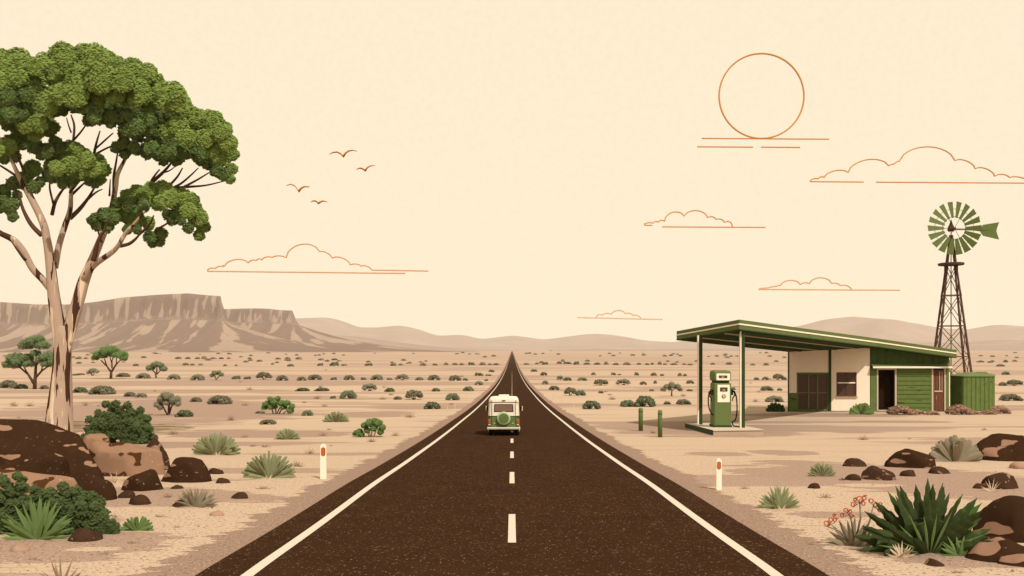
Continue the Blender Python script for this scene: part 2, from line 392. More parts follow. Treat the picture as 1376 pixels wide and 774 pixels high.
mesa('mesa', (297 - VX) * 5000 / FPX, 5000, [(-900, 400), (-200, 400), (0, 405), (50, 408.5), (95, 408.5), (130, 405), (165, 399), (210, 395.5), (252, 393.5), (275, 396), (296, 397)], .55, 1250, -7600, 0, 3)
mesa('mesa', (393 - VX) * 5450 / FPX, 5450, [(-900, 415), (280, 415.5), (340, 414), (366, 414.5), (372, 416), (397, 417)], .66, 1350, -3200, 0, 21)

def ridge(name, Yc, wid, prof, m, seed, rough=1.0):
    px = np.arange(prof[0][0], prof[-1][0] + 1, 4.0)
    t = np.interp(px, [p for p, _ in prof], [q for _, q in prof])
    k = np.hanning(9); k /= k.sum(); t = np.convolve(np.pad(t, 4, mode='edge'), k, mode='valid')
    ysn = np.linspace(-1.6, 1.2, 30)
    X = np.zeros((30, len(px))); Y = X.copy(); Z = X.copy(); FL = np.zeros(X.shape + (3,))
    for j, yy in enumerate(ysn):
        for i, p in enumerate(px):
            x = (p - VX) * Yc / FPX; y = Yc + yy * wid; h = (HZ - t[i]) * Yc / FPX + 12.6
            s = math.exp(-(yy * 1.35) ** 2); nz = mnoise.noise(Vector((x * .0016, y * .0016, seed))) * h * .35 * (1 - s) * s * 4 * rough
            X[j, i] = x; Y[j, i] = y; Z[j, i] = base_z - 3 + max(0, (h + 3) * s - 12 * (1 - s) + nz)
            FL[j, i] = (x * .0016 + y * .002, y * .004, seed)
    return grid_obj(name, X, Y, Z, FL, m)
ridge('far_hills', 10500, 1500, [(-500, 446), (100, 440), (340, 432), (402, 428), (443, 426.5), (460, 431), (482, 440), (510, 440), (539, 437), (562, 442), (588, 451.5), (622, 449.5), (648, 456),
      (690, 450.5), (731, 456.5), (787, 449), (806, 448.5), (830, 451), (869, 458), (905, 460), (960, 452), (1077, 438), (1110, 429), (1143, 425), (1180, 429), (1226, 435), (1262, 441), (1304, 443), (1340, 436), (1376, 439), (1500, 446), (1900, 440)], M_hill, 5)
ridge('near_hills', 8200, 800, [(400, 452), (446, 450), (485, 452.5), (521, 458), (572, 464.5), (624, 468.5), (660, 470.5), (700, 471)], M_hill2, 8, .6)
ridge('near_hills', 8200, 800, [(740, 471), (800, 468.5), (840, 470), (1000, 467.5), (1150, 463), (1237, 461), (1301, 460), (1350, 456.5), (1376, 458), (1600, 455), (1900, 460)], M_hill2, 9, .6)

# dusty air
hz = MB(); hz.box(-15000, 15000, -220, 13000, CAMZ - 14.5, CAMZ + 520)
hm_ = bpy.data.materials.new('dusty_air'); hm_.use_nodes = True; _n = hm_.node_tree.nodes; _n.remove(_n['Principled BSDF'])
_v = _n.new('ShaderNodeVolumePrincipled'); _v.inputs['Density'].default_value = 3.2e-5; _v.inputs['Color'].default_value = (.97, .95, .92, 1); _v.inputs['Anisotropy'].default_value = 0
hm_.node_tree.links.new(_v.outputs[0], _n['Material Output'].inputs['Volume'])
tag(hz.build('haze', hm_), kind='stuff')

# ------------------------------------------------------------------ foliage builders
def ico(sub):
    import bmesh
    b = bmesh.new(); bmesh.ops.create_icosphere(b, subdivisions=sub, radius=1)
    v = np.array([tuple(q.co) for q in b.verts]); f = [tuple(x.index for x in q.verts) for q in b.faces]; b.free(); return v, f
ICO2, ICO3, ICO4 = ico(2), ico(3), ico(4)
def rdirs(n, r): 
    d = r.normal(size=(n, 3)); return d / np.linalg.norm(d, axis=1)[:, None]
def lobe(mb, c, r, rs, sub=ICO3, sc3=(1, 1, 1), bumps=18, amp=.2, leaves=0, leaf=.1, jit=.45, helio=.9):
    v, f = sub; d = rdirs(bumps, rs)
    ang = np.arccos(np.clip(v @ d.T, -1, 1)).min(axis=1)
    h = 1 - amp + amp * np.sqrt(np.clip(1 - (ang / .62) ** 2, 0, 1))
    c = np.asarray(c, float); sc3 = np.asarray(sc3, float)
    mb.add(c + v * (h * r * (.84 if leaves else 1))[:, None] * sc3, f)
    if leaves:
        p = rdirs(leaves, rs); a2 = np.arccos(np.clip(p @ d.T, -1, 1)).min(axis=1)
        h2 = 1 - amp + amp * np.sqrt(np.clip(1 - (a2 / .62) ** 2, 0, 1))
        pos = c + p * (h2 * r * (1 + rs.uniform(-.10, .06, leaves)))[:, None] * sc3
        add_leaves(mb, pos, p * (1 - .5 * helio) + np.array([[.28, -.62, .62]]) * helio, leaf, rs, jit)
def add_leaves(mb, pos, nrm, leaf, rs, jit):
    n = len(pos); nn = nrm + rs.normal(size=(n, 3)) * jit; nn /= np.linalg.norm(nn, axis=1)[:, None]
    a = rs.normal(size=(n, 3)); u = np.cross(nn, a); u /= np.linalg.norm(u, axis=1)[:, None]; w = np.cross(nn, u)
    s = leaf * rs.uniform(.6, 1.25, n)[:, None]; k = 6; V = np.zeros((n, k, 3))
    for i in range(k):
        t = 2 * math.pi * i / k; V[:, i] = pos + u * s * .62 * math.cos(t) + w * s * .4 * math.sin(t)
    mb.add(V.reshape(-1, 3), [tuple(range(i * k, i * k + k)) for i in range(n)])

# ---- the big gum tree
TY = depth(590.0) + .2
K = TY / FPX
def T(px, py, dy=0): q = Q(px, py, TY); return Vector((q.x, q.y + dy, q.z))
tree = empty('gum_tree', G(84, 592), label='tall gum tree with pale forked trunk and wide green crown beside the left boulders', cat='tree')
tl = tree.location.copy()
def limb(mb, pts, dy0=0, dy1=0, seg=9, wob=.12):
    P = []; R = []; n = len(pts)
    for i in range(n - 1):       # subdivide with catmull-rom
        p0, p1, p2, p3 = pts[max(i - 1, 0)], pts[i], pts[i + 1], pts[min(i + 2, n - 1)]
        for k in range(4):
            t = k / 4; c = [0.5 * (2 * b + (c_ - a) * t + (2 * a - 5 * b + 4 * c_ - d) * t * t + (3 * b - a - 3 * c_ + d) * t ** 3) for a, b, c_, d in zip(p0, p1, p2, p3)]
            u = (i + t) / (n - 1); P.append(T(c[0], c[1], dy0 + (dy1 - dy0) * u)); R.append(c[2] * K)
    P.append(T(pts[-1][0], pts[-1][1], dy1)); R.append(pts[-1][2] * K)
    mb.tube(P, R, seg, wob=wob); return mb
tr = MB()
limb(tr, [(80, 606, 21), (80, 580, 18), (81.5, 545, 15), (83, 510, 12.8), (84.5, 475, 11.4), (86, 450, 11.5), (87, 438, 9)], 0, 0, 20)
tr.build('trunk', M_bark, tree, True, loc=tl).location = (0, 0, 0)
def part_at(mb, name, m, parent, smooth=True):
    o = mb.build(name, m, parent, smooth, loc=parent.location); o.location = (0, 0, 0); return o
LIMBS = [
 ([(83, 462, 9), (80, 435, 8.6), (76, 405, 8), (74, 380, 7), (72, 350, 6), (69, 322, 5.2), (65, 300, 4.8), (50, 268, 4.2), (38, 245, 3.2), (25, 215, 2.2), (12, 190, 1.7), (-4, 178, 1.2)], 0, -.8),
 ([(73.5, 360, 4.6), (78, 330, 4), (84, 305, 3.8), (90, 282, 3.3), (90, 258, 2.6), (89, 225, 2.2), (89, 195, 1.9), (90, 165, 1.5), (84, 148, .9)], 0, .8),
 ([(75, 398, 4.6), (63, 378, 4.6), (51, 362, 4.4), (42, 340, 4.3), (32, 325, 4), (15, 315, 3.4), (0, 296, 3), (-12, 270, 2), (-14, 240, 1.2)], 0, -1.6),
 ([(89, 462, 8.5), (97, 430, 8), (105, 402, 7.6), (111, 378, 7.2), (122, 350, 5.8), (133, 321, 5), (141, 298, 4.2), (147, 275, 3.4), (151, 250, 3.5), (153, 232, 3), (162, 212, 2.2), (172, 190, 1.5)], 0, .5),
 ([(114, 374, 5), (124, 363, 4.4), (138, 353, 3.9), (158, 342, 3.3), (170, 333, 2.9), (182, 318, 2.6), (196, 306, 1.9), (212, 290, 1.1)], 0, -1.4),
 ([(147, 285, 3.2), (166, 268, 3), (183, 252, 2.8), (194, 236, 2.4), (205, 222, 1.9), (216, 205, 1.2)], .4, 1.6),
]
TW = [
 [(50, 268, 2.5), (44, 240, 2), (36, 215, 1.5), (32, 195, 1)], [(38, 245, 2), (20, 232, 1.6), (4, 222, 1.1), (-8, 215, .8)], [(63, 318, 3.2), (50, 303, 2.8), (41, 283, 2), (36, 262, 1.4), (22, 245, .9)],
 ]
TW1 = [[(88, 292, 3), (100, 278, 2.6), (110, 262, 1.8), (116, 248, 1.2)], [(108, 270, 1.6), (120, 256, 1.2), (127, 250, .7)], [(64, 287, 2.4), (66, 270, 2.2), (72, 255, 1.6), (78, 245, 1)], [(66, 272, 1.6), (58, 250, 1.2), (56, 232, .8)],
       [(89, 190, 1.4), (100, 175, 1.2), (108, 160, .9), (113, 148, .6)], [(90, 175, 1.1), (84, 165, .9), (78, 152, .6)], [(88, 262, 2), (97, 250, 1.5), (104, 240, 1)]]
TW2 = [[(10, 308, 2.6), (-6, 306, 2.2), (-20, 300, 1.5)], [(8, 305, 1.6), (8, 290, 1.2), (7, 278, .8)], [(48, 352, 2), (44, 340, 1.2), (42, 330, .5)]]
TW3 = [[(150, 258, 2), (149, 235, 1.8), (151, 215, 1.3), (153, 195, .8)], [(144, 262, 1.4), (143, 250, 1), (142, 238, .6)], [(163, 210, 1.5), (172, 204, 1.2), (181, 197, .7)],
       [(118, 222, 1.6), (122, 205, 1.8), (124, 190, 1.5), (128, 172, .8)], [(123, 200, 1.2), (134, 188, 1.2), (146, 175, .8)], [(126, 205, 1.4), (140, 196, 1.2), (158, 188, .7)], [(90, 258, 1.6), (104, 238, 1.6), (118, 222, 1.7)]]
TW4 = [[(172, 333, 2.6), (186, 331, 2.2), (198, 325, 1.6), (206, 319, 1)], [(136, 352, 3.2), (142, 340, 2.6), (147, 328, 2), (158, 314, 1.4), (164, 302, .8)], [(147, 328, 1.4), (147, 315, 1), (148, 306, .6)],
       [(218, 312, 1.8), (232, 308, 1.3), (246, 303, 1)], [(196, 318, 1.9), (212, 309, 1.7), (224, 296, .9)]]
TW5 = [[(204, 256, 2.2), (222, 247, 2.2), (238, 244, 1.8), (262, 241, 1.2), (287, 234, .7)], [(237, 245, 1.6), (252, 234, 1.3), (266, 222, .8)], [(216, 249, 1.9), (230, 240, 1.5), (243, 226, 1.1), (250, 216, .7)], [(188, 244, 1.6), (190, 232, 1.4), (196, 218, 1)], [(212, 248, 1.6), (224, 230, 1.4), (228, 216, .8)], [(183, 252, 2.6), (194, 256, 2.4), (206, 255, 2.2)], [(205, 226, 1.2), (212, 222, 1), (218, 214, .6)]]
for i, ((pts, a, b), tws) in enumerate(zip(LIMBS, [TW, TW1, TW2, TW3, TW4, TW5])):
    q = MB(); limb(q, pts, a, b, 12)
    q.cur = 1
    for t in tws: limb(q, t, (a + b) * .5, b, 6, 0)
    part_at(q, 'limb', [M_bark if i < 5 else M_twig, M_twig], tree)
LIGHT = [(-45, 105, 26), (-25, 92, 24), (0, 88, 21), (24, 82, 17), (48, 90, 15), (60, 86, 15), (84, 74, 17), (72, 96, 18), (94, 94, 14), (-5, 108, 18), (20, 103, 16), (45, 110, 15),
 (125, 80, 21), (112, 72, 13), (142, 82, 14), (110, 108, 24), (138, 104, 25), (160, 104, 20), (155, 86, 12), (178, 92, 14), (172, 112, 20), (196, 100, 15), (205, 108, 14), (190, 124, 22), (213, 122, 15), (232, 126, 16), (240, 136, 14), (222, 140, 15), (248, 146, 12),
 (130, 128, 20), (104, 126, 20), (82, 124, 17), (62, 132, 16), (48, 140, 13), (70, 144, 13), (205, 142, 12), (150, 124, 16), (170, 132, 12),
 (2, 134, 9), (34, 165, 15), (54, 164, 17), (68, 172, 11), (44, 178, 13), (24, 170, 10), (12, 196, 14), (22, 188, 11), (-4, 200, 12), (84, 200, 10), (103, 200, 9), (75, 190, 8), (94, 196, 8),
 (74, 222, 13), (92, 218, 15), (112, 214, 14), (128, 222, 15), (140, 228, 9), (105, 228, 13), (134, 240, 8), (44, 226, 11), (38, 234, 8), (4, 262, 9), (28, 246, 8),
 (244, 166, 16), (262, 158, 14), (280, 160, 12), (289, 158, 11), (296, 176, 15), (305, 192, 13), (312, 208, 9), (226, 176, 13), (250, 184, 15), (270, 184, 16), (286, 198, 14), (300, 210, 12), (311, 226, 8), (310, 240, 6), (234, 168, 12), (215, 178, 9),
 (172, 262, 9), (186, 258, 11), (204, 256, 11), (220, 254, 12), (232, 266, 13), (246, 266, 12), (258, 268, 9), (257, 280, 13), (266, 292, 12), (273, 304, 9), (268, 316, 7), (196, 266, 11), (214, 270, 12), (246, 284, 9),
 (154, 286, 9), (168, 288, 10), (184, 294, 11), (200, 300, 9), (178, 302, 8)]
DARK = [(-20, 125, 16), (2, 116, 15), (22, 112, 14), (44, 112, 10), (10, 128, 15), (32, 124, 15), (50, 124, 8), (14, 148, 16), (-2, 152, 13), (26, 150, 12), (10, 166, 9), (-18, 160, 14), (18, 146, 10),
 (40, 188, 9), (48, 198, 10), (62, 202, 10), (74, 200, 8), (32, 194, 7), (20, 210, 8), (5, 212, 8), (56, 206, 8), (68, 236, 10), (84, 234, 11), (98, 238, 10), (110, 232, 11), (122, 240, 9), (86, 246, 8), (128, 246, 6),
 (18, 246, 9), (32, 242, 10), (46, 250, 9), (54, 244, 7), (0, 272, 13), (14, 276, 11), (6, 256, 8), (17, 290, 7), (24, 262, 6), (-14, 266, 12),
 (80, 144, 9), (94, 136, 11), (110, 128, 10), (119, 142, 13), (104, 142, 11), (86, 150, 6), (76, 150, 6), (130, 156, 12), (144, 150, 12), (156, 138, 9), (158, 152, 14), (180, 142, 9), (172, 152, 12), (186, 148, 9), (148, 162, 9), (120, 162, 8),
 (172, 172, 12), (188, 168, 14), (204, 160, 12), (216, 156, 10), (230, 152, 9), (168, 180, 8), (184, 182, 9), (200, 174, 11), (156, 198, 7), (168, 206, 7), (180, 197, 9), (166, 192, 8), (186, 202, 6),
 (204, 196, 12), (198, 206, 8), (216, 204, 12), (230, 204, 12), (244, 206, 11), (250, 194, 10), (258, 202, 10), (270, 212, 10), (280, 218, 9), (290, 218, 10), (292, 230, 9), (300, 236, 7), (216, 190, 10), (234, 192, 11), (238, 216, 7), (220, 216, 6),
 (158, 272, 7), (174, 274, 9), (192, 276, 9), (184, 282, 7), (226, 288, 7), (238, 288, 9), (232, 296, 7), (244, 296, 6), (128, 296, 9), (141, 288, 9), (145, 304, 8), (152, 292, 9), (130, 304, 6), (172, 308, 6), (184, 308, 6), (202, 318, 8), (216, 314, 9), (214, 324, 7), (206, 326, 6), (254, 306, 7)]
rs = np.random.default_rng(11)
def crown(lst, lift, name, m, back, fb, hel=1):
    q = MB(); 
    for (x, y, r) in lst:
        reps = [(0, 1.0)] + ([(1, .72), (-1, .7)] if r > 11 else [])
        for k, sc_ in reps:
            dy = fb + rs.uniform(-.14, .14) if k == 0 else fb + k * back * rs.uniform(.75, 1.25) * (1 + r / 20)
            xx = x + (rs.uniform(-5, 5) if k else 0); yy = y + (rs.uniform(0, 4) + 2 if k else 0) + lift
            p = Q(xx, yy - (2 if k else 0), TY + dy); rr = r * K * sc_ * 1.12
            lobe(q, p, rr, rs, ICO3 if r > 9 else ICO2, (1, .34, .95), bumps=22 if r > 12 else 13, amp=.22, leaves=int(170 + 1900 * rr * rr * (1 if k <= 0 else .45)), leaf=.12, jit=.38, helio=hel)
    return part_at(q, name, m, tree, False)
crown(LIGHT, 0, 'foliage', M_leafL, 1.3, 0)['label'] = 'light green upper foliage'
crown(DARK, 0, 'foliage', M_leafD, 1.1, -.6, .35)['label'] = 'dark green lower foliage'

# ---- small trees and shrubs
def dome_shrub(name, w, h, m, loc, seed, stems=None, arms=9, label=None, cat='shrub', group=None, lift=.0, lobr=.2, leaf=None, twig=None, detail=True):
    """lobes set in a dome over a few stems; w, h in metres."""
    rs = np.random.default_rng(seed); q = MB(); st = MB(); R = w / 2
    root = None
    tips = []
    n = arms
    for i in range(n):                      # front-to-back rows of lobes, fullest in the middle
        a = math.pi * (i + .5) / n
        for dpt in ((-.45, 0, .45) if n > 5 else (-.3, .3)):
            cx = math.cos(a) * R * (1 - lobr) * (1 - abs(dpt) * .25) * rs.uniform(.92, 1.05)
            cz = lift * h + math.sin(a) ** .75 * (h * (1 - lift) - lobr * R * 1.0) * (1 - abs(dpt) * .35) * rs.uniform(.88, 1.06)
            cz = max(cz, lobr * R * .7 + lift * h * .9)
            tips.append((cx, dpt * w * .7 + rs.uniform(-.05, .05) * w, cz, lobr * R * rs.uniform(.85, 1.2)))
    for i in range(max(3, n // 2)):         # inner filling
        tips.append((rs.uniform(-.55, .55) * R, rs.uniform(-.3, .3) * w, lift * h + rs.uniform(.25, .6) * h * (1 - lift), lobr * R * 1.5))
    for (x, y, z, r) in tips:
        lobe(q, (x, y, z), r, rs, ICO2, (1, 1, .95), bumps=9, amp=.2, leaves=int(70 if detail else 14), leaf=leaf or max(.05, r * .42), jit=.5)
    if stems:
        for k in range(stems):
            x, y, z, r = tips[int(k * len(tips) / stems * .8) % len(tips)]
            b0 = (rs.uniform(-.04, .04) * w, 0, -.03); mid = (x * .45, y * .45, z * .55)
            st.tube([b0, mid, (x, y, z)], [w * .028, w * .018, w * .008], 6)
    if stems:
        root = empty(name, loc, label=label, cat=cat, group=group)
        o = q.build('foliage', m, root); s = st.build('stem', twig or M_twig_l, root, True)
    else:
        root = tag(q.build(name, m), label=label, cat=cat, group=group); root.location = loc
    return root
def px_tree(name, base, trunk, pads, mleaf, mtw, label, cat='tree', depth_k=.5, group=None):
    """small tree drawn from its photo outline: limbs and lobes in photo pixels at the distance of its foot."""
    bx, by = base; Y = depth(by); k = Y / FPX; root = empty(name, G(bx, by), label=label, cat=cat, group=group)
    rs = np.random.default_rng(int(bx)); st = MB(); q = MB()
    for i, (pts) in enumerate(trunk):
        o = rs.uniform(-1, 1) * depth_k * 8 * k * (i > 0)
        P = [((x - bx) * k, o * (j / (len(pts) - 1)), (by - y) * k - (.05 if (i == 0 and j == 0) else 0)) for j, (x, y, r) in enumerate(pts)]
        st.tube(P, [r * k for _, _, r in pts], 7)
    for (x, y, r) in pads:
        for kk, s in ((0, 1), (1, .85), (-1, .85)):
            p = ((x - bx) * k + (rs.uniform(-1.5, 1.5) * k if kk else 0), kk * r * k * 1.1, (by - y) * k - (abs(kk) * r * .15 * k))
            lobe(q, p, r * k * s, rs, ICO2, (1, 1, .95), bumps=11, amp=.18, leaves=110, leaf=max(.06, r * k * .2), jit=.5)
    st.build('trunk', mtw, root, True); q.build('foliage', mleaf, root); return root
px_tree('small_tree', (47, 523), [[(47, 525, 2.6), (48, 505, 2.0), (49, 488, 1.6), (49, 470, 1)], [(46, 515, 2), (38, 503, 1.5), (28, 495, 1.1), (20, 490, .7)], [(48, 508, 1.6), (57, 498, 1.3), (66, 492, .8)], [(38, 502, 1), (34, 492, .7)], [(49, 492, 1), (55, 482, .7), (58, 475, .5)], [(48, 490, 1), (42, 480, .7)], [(56, 499, .9), (60, 488, .6)]],
        [(36, 462, 8), (48, 458, 9), (58, 463, 7), (42, 460, 8), (54, 455, 6), (20, 480, 8), (12, 488, 7), (28, 484, 9), (36, 480, 7), (22, 490, 6), (40, 488, 6), (58, 482, 7), (66, 478, 8), (74, 484, 8), (64, 487, 7), (48, 474, 5)], M_leafM, M_twig,
        'olive green small tree with three rounded tiers left of the gum trunk')
px_tree('small_tree', (149.5, 509), [[(149.5, 510, 2), (150, 500, 1.7), (144, 492, 1), (136, 484, .7)], [(150, 500, 1.5), (157, 490, 1), (163, 484, .6)], [(144, 492, 1), (142, 482, .7)], [(151, 489, .8), (148, 480, .6), (147, 476, .5)], [(151, 495, 1), (151, 485, .8), (154, 478, .5)], [(157, 490, .8), (158, 480, .5)]],
        [(146, 470, 8), (153, 470, 6), (135, 475, 6.5), (164, 476, 6.5), (129, 480, 4.5), (168, 481, 4.5), (140, 477, 5), (158, 476, 5), (150, 476, 4)], M_bgreen, M_twig,
        'bright green umbrella shaped small tree right of the gum trunk')
px_tree('small_tree', (211, 508), [[(211, 509, 1.4), (209, 501, 1), (204, 496, .6)], [(211, 502, 1), (212, 492, .7)], [(211, 503, .9), (218, 497, .6)]],
        [(211, 489, 5), (206, 490, 3.5), (216, 490, 4), (201, 494, 4.5), (221, 495, 4.5), (206, 494, 3.5), (217, 495, 3)], M_salt2, M_twig_l, 'grey-green small tree with thin pale stems under the mesa slope')
px_tree('small_tree', (227, 558), [[(227, 559, 1.5), (222, 551, 1), (219, 545, .7)], [(227, 556, 1.3), (227, 545, .9), (224, 538, .6)], [(228, 556, 1.3), (231, 548, 1), (235, 540, .6)], [(229, 553, .8), (229, 542, .6)]],
        [(228, 532, 6), (218, 535, 5.5), (237, 536, 6), (213, 543, 5.5), (240, 542, 4.5), (225, 540, 5), (216, 547, 4), (233, 541, 4), (222, 530, 5)], M_salt, M_twig, 'grey rounded small tree on several stems behind the boulders, lowest of the grey ones')
px_tree('small_tree', (125.5, 505), [[(125.5, 506, 1), (123, 502, .6)], [(125.5, 504, .8), (128, 501, .5)]], [(126, 497, 3.5), (120, 500, 3), (131, 499, 3), (124, 499, 3)], M_salt, M_twig_l, 'low grey small tree between the gum trunk and the umbrella shaped tree')
px_tree('small_tree', (292, 511), [[(292, 512, 1.2), (289, 505, .6)], [(292, 509, .8), (296, 504, .5)]], [(291, 501, 3.5), (285, 504, 3), (299, 503, 3), (295, 500, 3), (288, 500, 3)], M_salt2, M_twig_l, 'little grey-green tree standing alone beneath the end of the high mesa')
px_tree('small_tree', (903, 532.5), [[(903, 533, 1.3), (903, 524, .9), (899, 519, .6)], [(903, 526, .8), (908, 520, .6)]], [(903, 517, 5), (896, 519, 4), (911, 519, 4.5), (892, 523, 3.5), (914, 523, 3), (900, 522, 3)], M_salt, M_twig_l, 'little grey tree on the plain between the green bollards and the canopy')
px_tree('green_bush', (372, 556.5), [[(368, 557, 1), (366, 549, .8), (362, 543, .6)], [(371, 557, 1), (371, 547, .8)], [(375, 557, 1), (379, 550, .8), (384, 546, .6)], [(380, 557, .9), (387, 551, .6)], [(372, 557, .9), (376, 547, .6)]],
        [(369, 539, 6), (360, 542, 5), (378, 541, 5), (357, 547, 4), (367, 546, 5), (386, 541, 4.5), (393, 546, 4.5), (390, 551, 5), (382, 547, 4), (363, 535.5, 3.5), (374, 535, 3.5)], M_bgreen, M_twig_l, 'bright green two-headed bush with pale stems on the dark soil band', cat='bush')
px_tree('green_bush', (499, 587), [[(498, 589, 1), (494, 579, .8), (491, 572, .6)], [(500, 589, 1), (500, 575, .8)], [(502, 589, 1), (506, 578, .8), (508, 572, .6)], [(499, 589, .8), (497, 577, .6)]],
        [(497, 568, 6), (508, 568, 6), (491, 571, 4.5), (514, 574, 5), (503, 574, 6), (493, 578, 4), (512, 580, 4.5), (483, 580, 5), (478, 582, 3.5), (487, 584, 3.5), (503, 565, 4)], M_bgreen, M_tuftp, 'bright green bush on pale forked stems nearest the left road edge', cat='bush')

def P2(px, py, wpx, hpx): Y = depth(py); return G(px, py), wpx * Y / FPX, hpx * Y / FPX
# prototypes of small shrubs, copied with scale
PROTO = []
for i, (m, st, ar, hh) in enumerate([(M_salt, 0, 7, .52), (M_salt2, 0, 7, .55), (M_salt, 4, 6, .62), (M_salt2, 0, 5, .45), (M_tumble, 0, 6, .5), (M_bush, 0, 8, .5), (M_saltf, 0, 6, .5), (M_saltg, 0, 5, .42)]):
    q = dome_shrub('shrub', 1.0, hh, m, (0, 0, 0), 100 + i, stems=st, arms=ar, lift=.0 if not st else .18, detail=True, lobr=.26, leaf=.06)
    PROTO.append((q, hh, m)); 
used = set()
def put(kind, px, py, w, h, label, group=None, cat='shrub', rz=None, name='shrub'):
    root, hh, m = PROTO[kind]; p, wm, hm = P2(px, py, w, h)
    if kind in used:
        o = link(root.copy())
        for ch in root.children: c = link(ch.copy()); c.parent = o
    else: used.add(kind); o = root
    o.name = name; o.location = p; s = wm; o.scale = (s, s, hm / hh); o.rotation_euler = (0, 0, rz if rz is not None else rng.choice((0, math.pi)) + rng.uniform(-.3, .3))
    for q in ('group',):
        if q in o: del o[q]
    return tag(o, label=label, cat=cat, group=group)

# blades: agaves, fans and tufts
def blade(mb, b, d, side, L, w, prof, droop, fold=.25, n=6):
    b = Vector(b); d = Vector(d).normalized(); s = Vector(side).normalized(); up = s.cross(d).normalized()
    v = []; ns = len(prof)
    for i in range(n + 1):
        t = i / n; ww = w * float(np.interp(t, [j / (ns - 1) for j in range(ns)], prof))
        c = b + d * L * t + Vector((0, 0, -droop * L * t * t))
        v += [c - s * ww / 2, c + up * ww * fold * -.6, c + s * ww / 2, c + up * ww * .12]
    f = []
    for i in range(n):
        a = i * 4; e = a + 4
        f += [(a, a + 1, e + 1, e), (a + 1, a + 2, e + 2, e + 1), (a + 2, a + 3, e + 3, e + 2), (a + 3, a, e, e + 3)]
    f += [(0, 1, 2, 3), (n * 4 + 3, n * 4 + 2, n * 4 + 1, n * 4)]
    mb.add([tuple(q) for q in v], f)
BLUNT = [.55, .7, .9, 1.0, .95, .55]; POINT = [.8, 1, .95, .75, .45, .03]; THIN = [1, .9, .75, .5, .25, .02]
SERR = [.55, .62, .75, .78, 1.0, .8, 1.12, .84, 1.05, .68, .86, .45, .52, .2, .02]
def fan(name, px, py, w, h, m, n, label, prof=BLUNT, wid=.12, seed=1, cat='plant', low=.10, group=None, cut=1.0, nseg=6, tilt=.4, parts=None):
    p, wm, hm = P2(px, py, w, h); rs = random.Random(seed); mb = MB()
    for i in range(n):
        # spread over a hemisphere: az around, el from low rim to upright
        fan_a = math.pi * (low + (1 - 2 * low) * ((i * .6180339) % 1))          # angle in the plane facing along x
        tl_ = rs.gauss(0, tilt); tl_ = max(-1.15, min(1.15, tl_))
        if i < n * .45: tl_ *= .25; fan_a = math.pi * (low * .5 + (1 - low) * (i + .5) / (n * .45))
        x, z = math.cos(fan_a), math.sin(fan_a)
        d = Vector((x, math.sin(tl_), z * math.cos(tl_)))
        a_, b_ = wm / 2, hm
        L = 1 / math.sqrt((d.x / a_) ** 2 + (d.y / a_) ** 2 + (max(0, d.z) / b_) ** 2)
        L *= rs.uniform(.86, 1.02) if i >= n * .45 else rs.uniform(.92, 1.04)
        side = Vector((0, 1, 0)).cross(d); side = side if side.length > .1 else Vector((1, 0, 0))
        side = (side.normalized() + Vector((0, rs.uniform(-.5, .5), 0))).normalized()
        blade(mb, (d.x * wm * .03, d.y * wm * .03, -.02), d, side, L, wid * wm * rs.uniform(.85, 1.15), prof, 0.03, n=nseg)
    o = mb.build(name, m); o.location = p; return tag(o, label=label, cat=cat, group=group)
def tuft(px, py, w, h, m, label, seed, n=15, group=None, name='grass_tuft'):
    return fan(name, px, py, w, h, m, n, label, THIN, .055, seed, 'grass tuft', .06, group)

# ------------------------------------------------------------------ rocks
def rock(px, py, w, h, m, label, seed, flat=.0, lean=0, dep=.75, group=None, name='boulder', sub=ICO4):
    p, wm, hm = P2(px, py, w, h); v = sub[0].copy(); rs = np.random.default_rng(seed)
    n = v.copy()
    for _ in range(9):                      # planar cuts give worn facets
        d = rs.normal(size=3); d[2] = abs(d[2]) * .8; d /= np.linalg.norm(d); c = rs.uniform(.66, .9)
        s = v @ d; over = np.clip(s - c, 0, None); v -= np.outer(over * .88, d)
    if m is M_rockt:                        # blockier, worn flat on top
        for d, c in (((.12, -.1, 1), .50), ((.8, -.5, .3), .62), ((-.75, -.55, .3), .66), ((.05, -1, .15), .60), ((.55, -.75, .5), .68)):
            d = np.array(d, float); d /= np.linalg.norm(d); over = np.clip(v @ d - c, 0, None); v -= np.outer(over * .95, d)
    r = np.array([1 + .07 * mnoise.noise(Vector(q) * 1.6 + Vector((seed, 0, 0))) + .02 * mnoise.noise(Vector(q) * 6 + Vector((0, seed, 0))) for q in n.tolist()])
    v *= r[:, None]
    v[:, 0] /= (v[:, 0].max() - v[:, 0].min()) / 2; v[:, 0] -= (v[:, 0].max() + v[:, 0].min()) / 2
    v[:, 2] /= v[:, 2].max()
    v[:, 2] = np.where(v[:, 2] < 0, v[:, 2] * .35, v[:, 2])
    v[:, 0] += lean * v[:, 2] * .5 * (1 - abs(v[:, 0]))
    v = v * np.array([wm / 2, wm / 2 * dep, hm * 1.0])
    o = MB().add(v, sub[1]).build(name, m, None, True)
    dy = wm / 2 * dep * .55
    o.location = (p.x * (p.y + dy) / p.y, p.y + dy, gz(p.y + dy)); return tag(o, label=label, cat='rock', group=group)

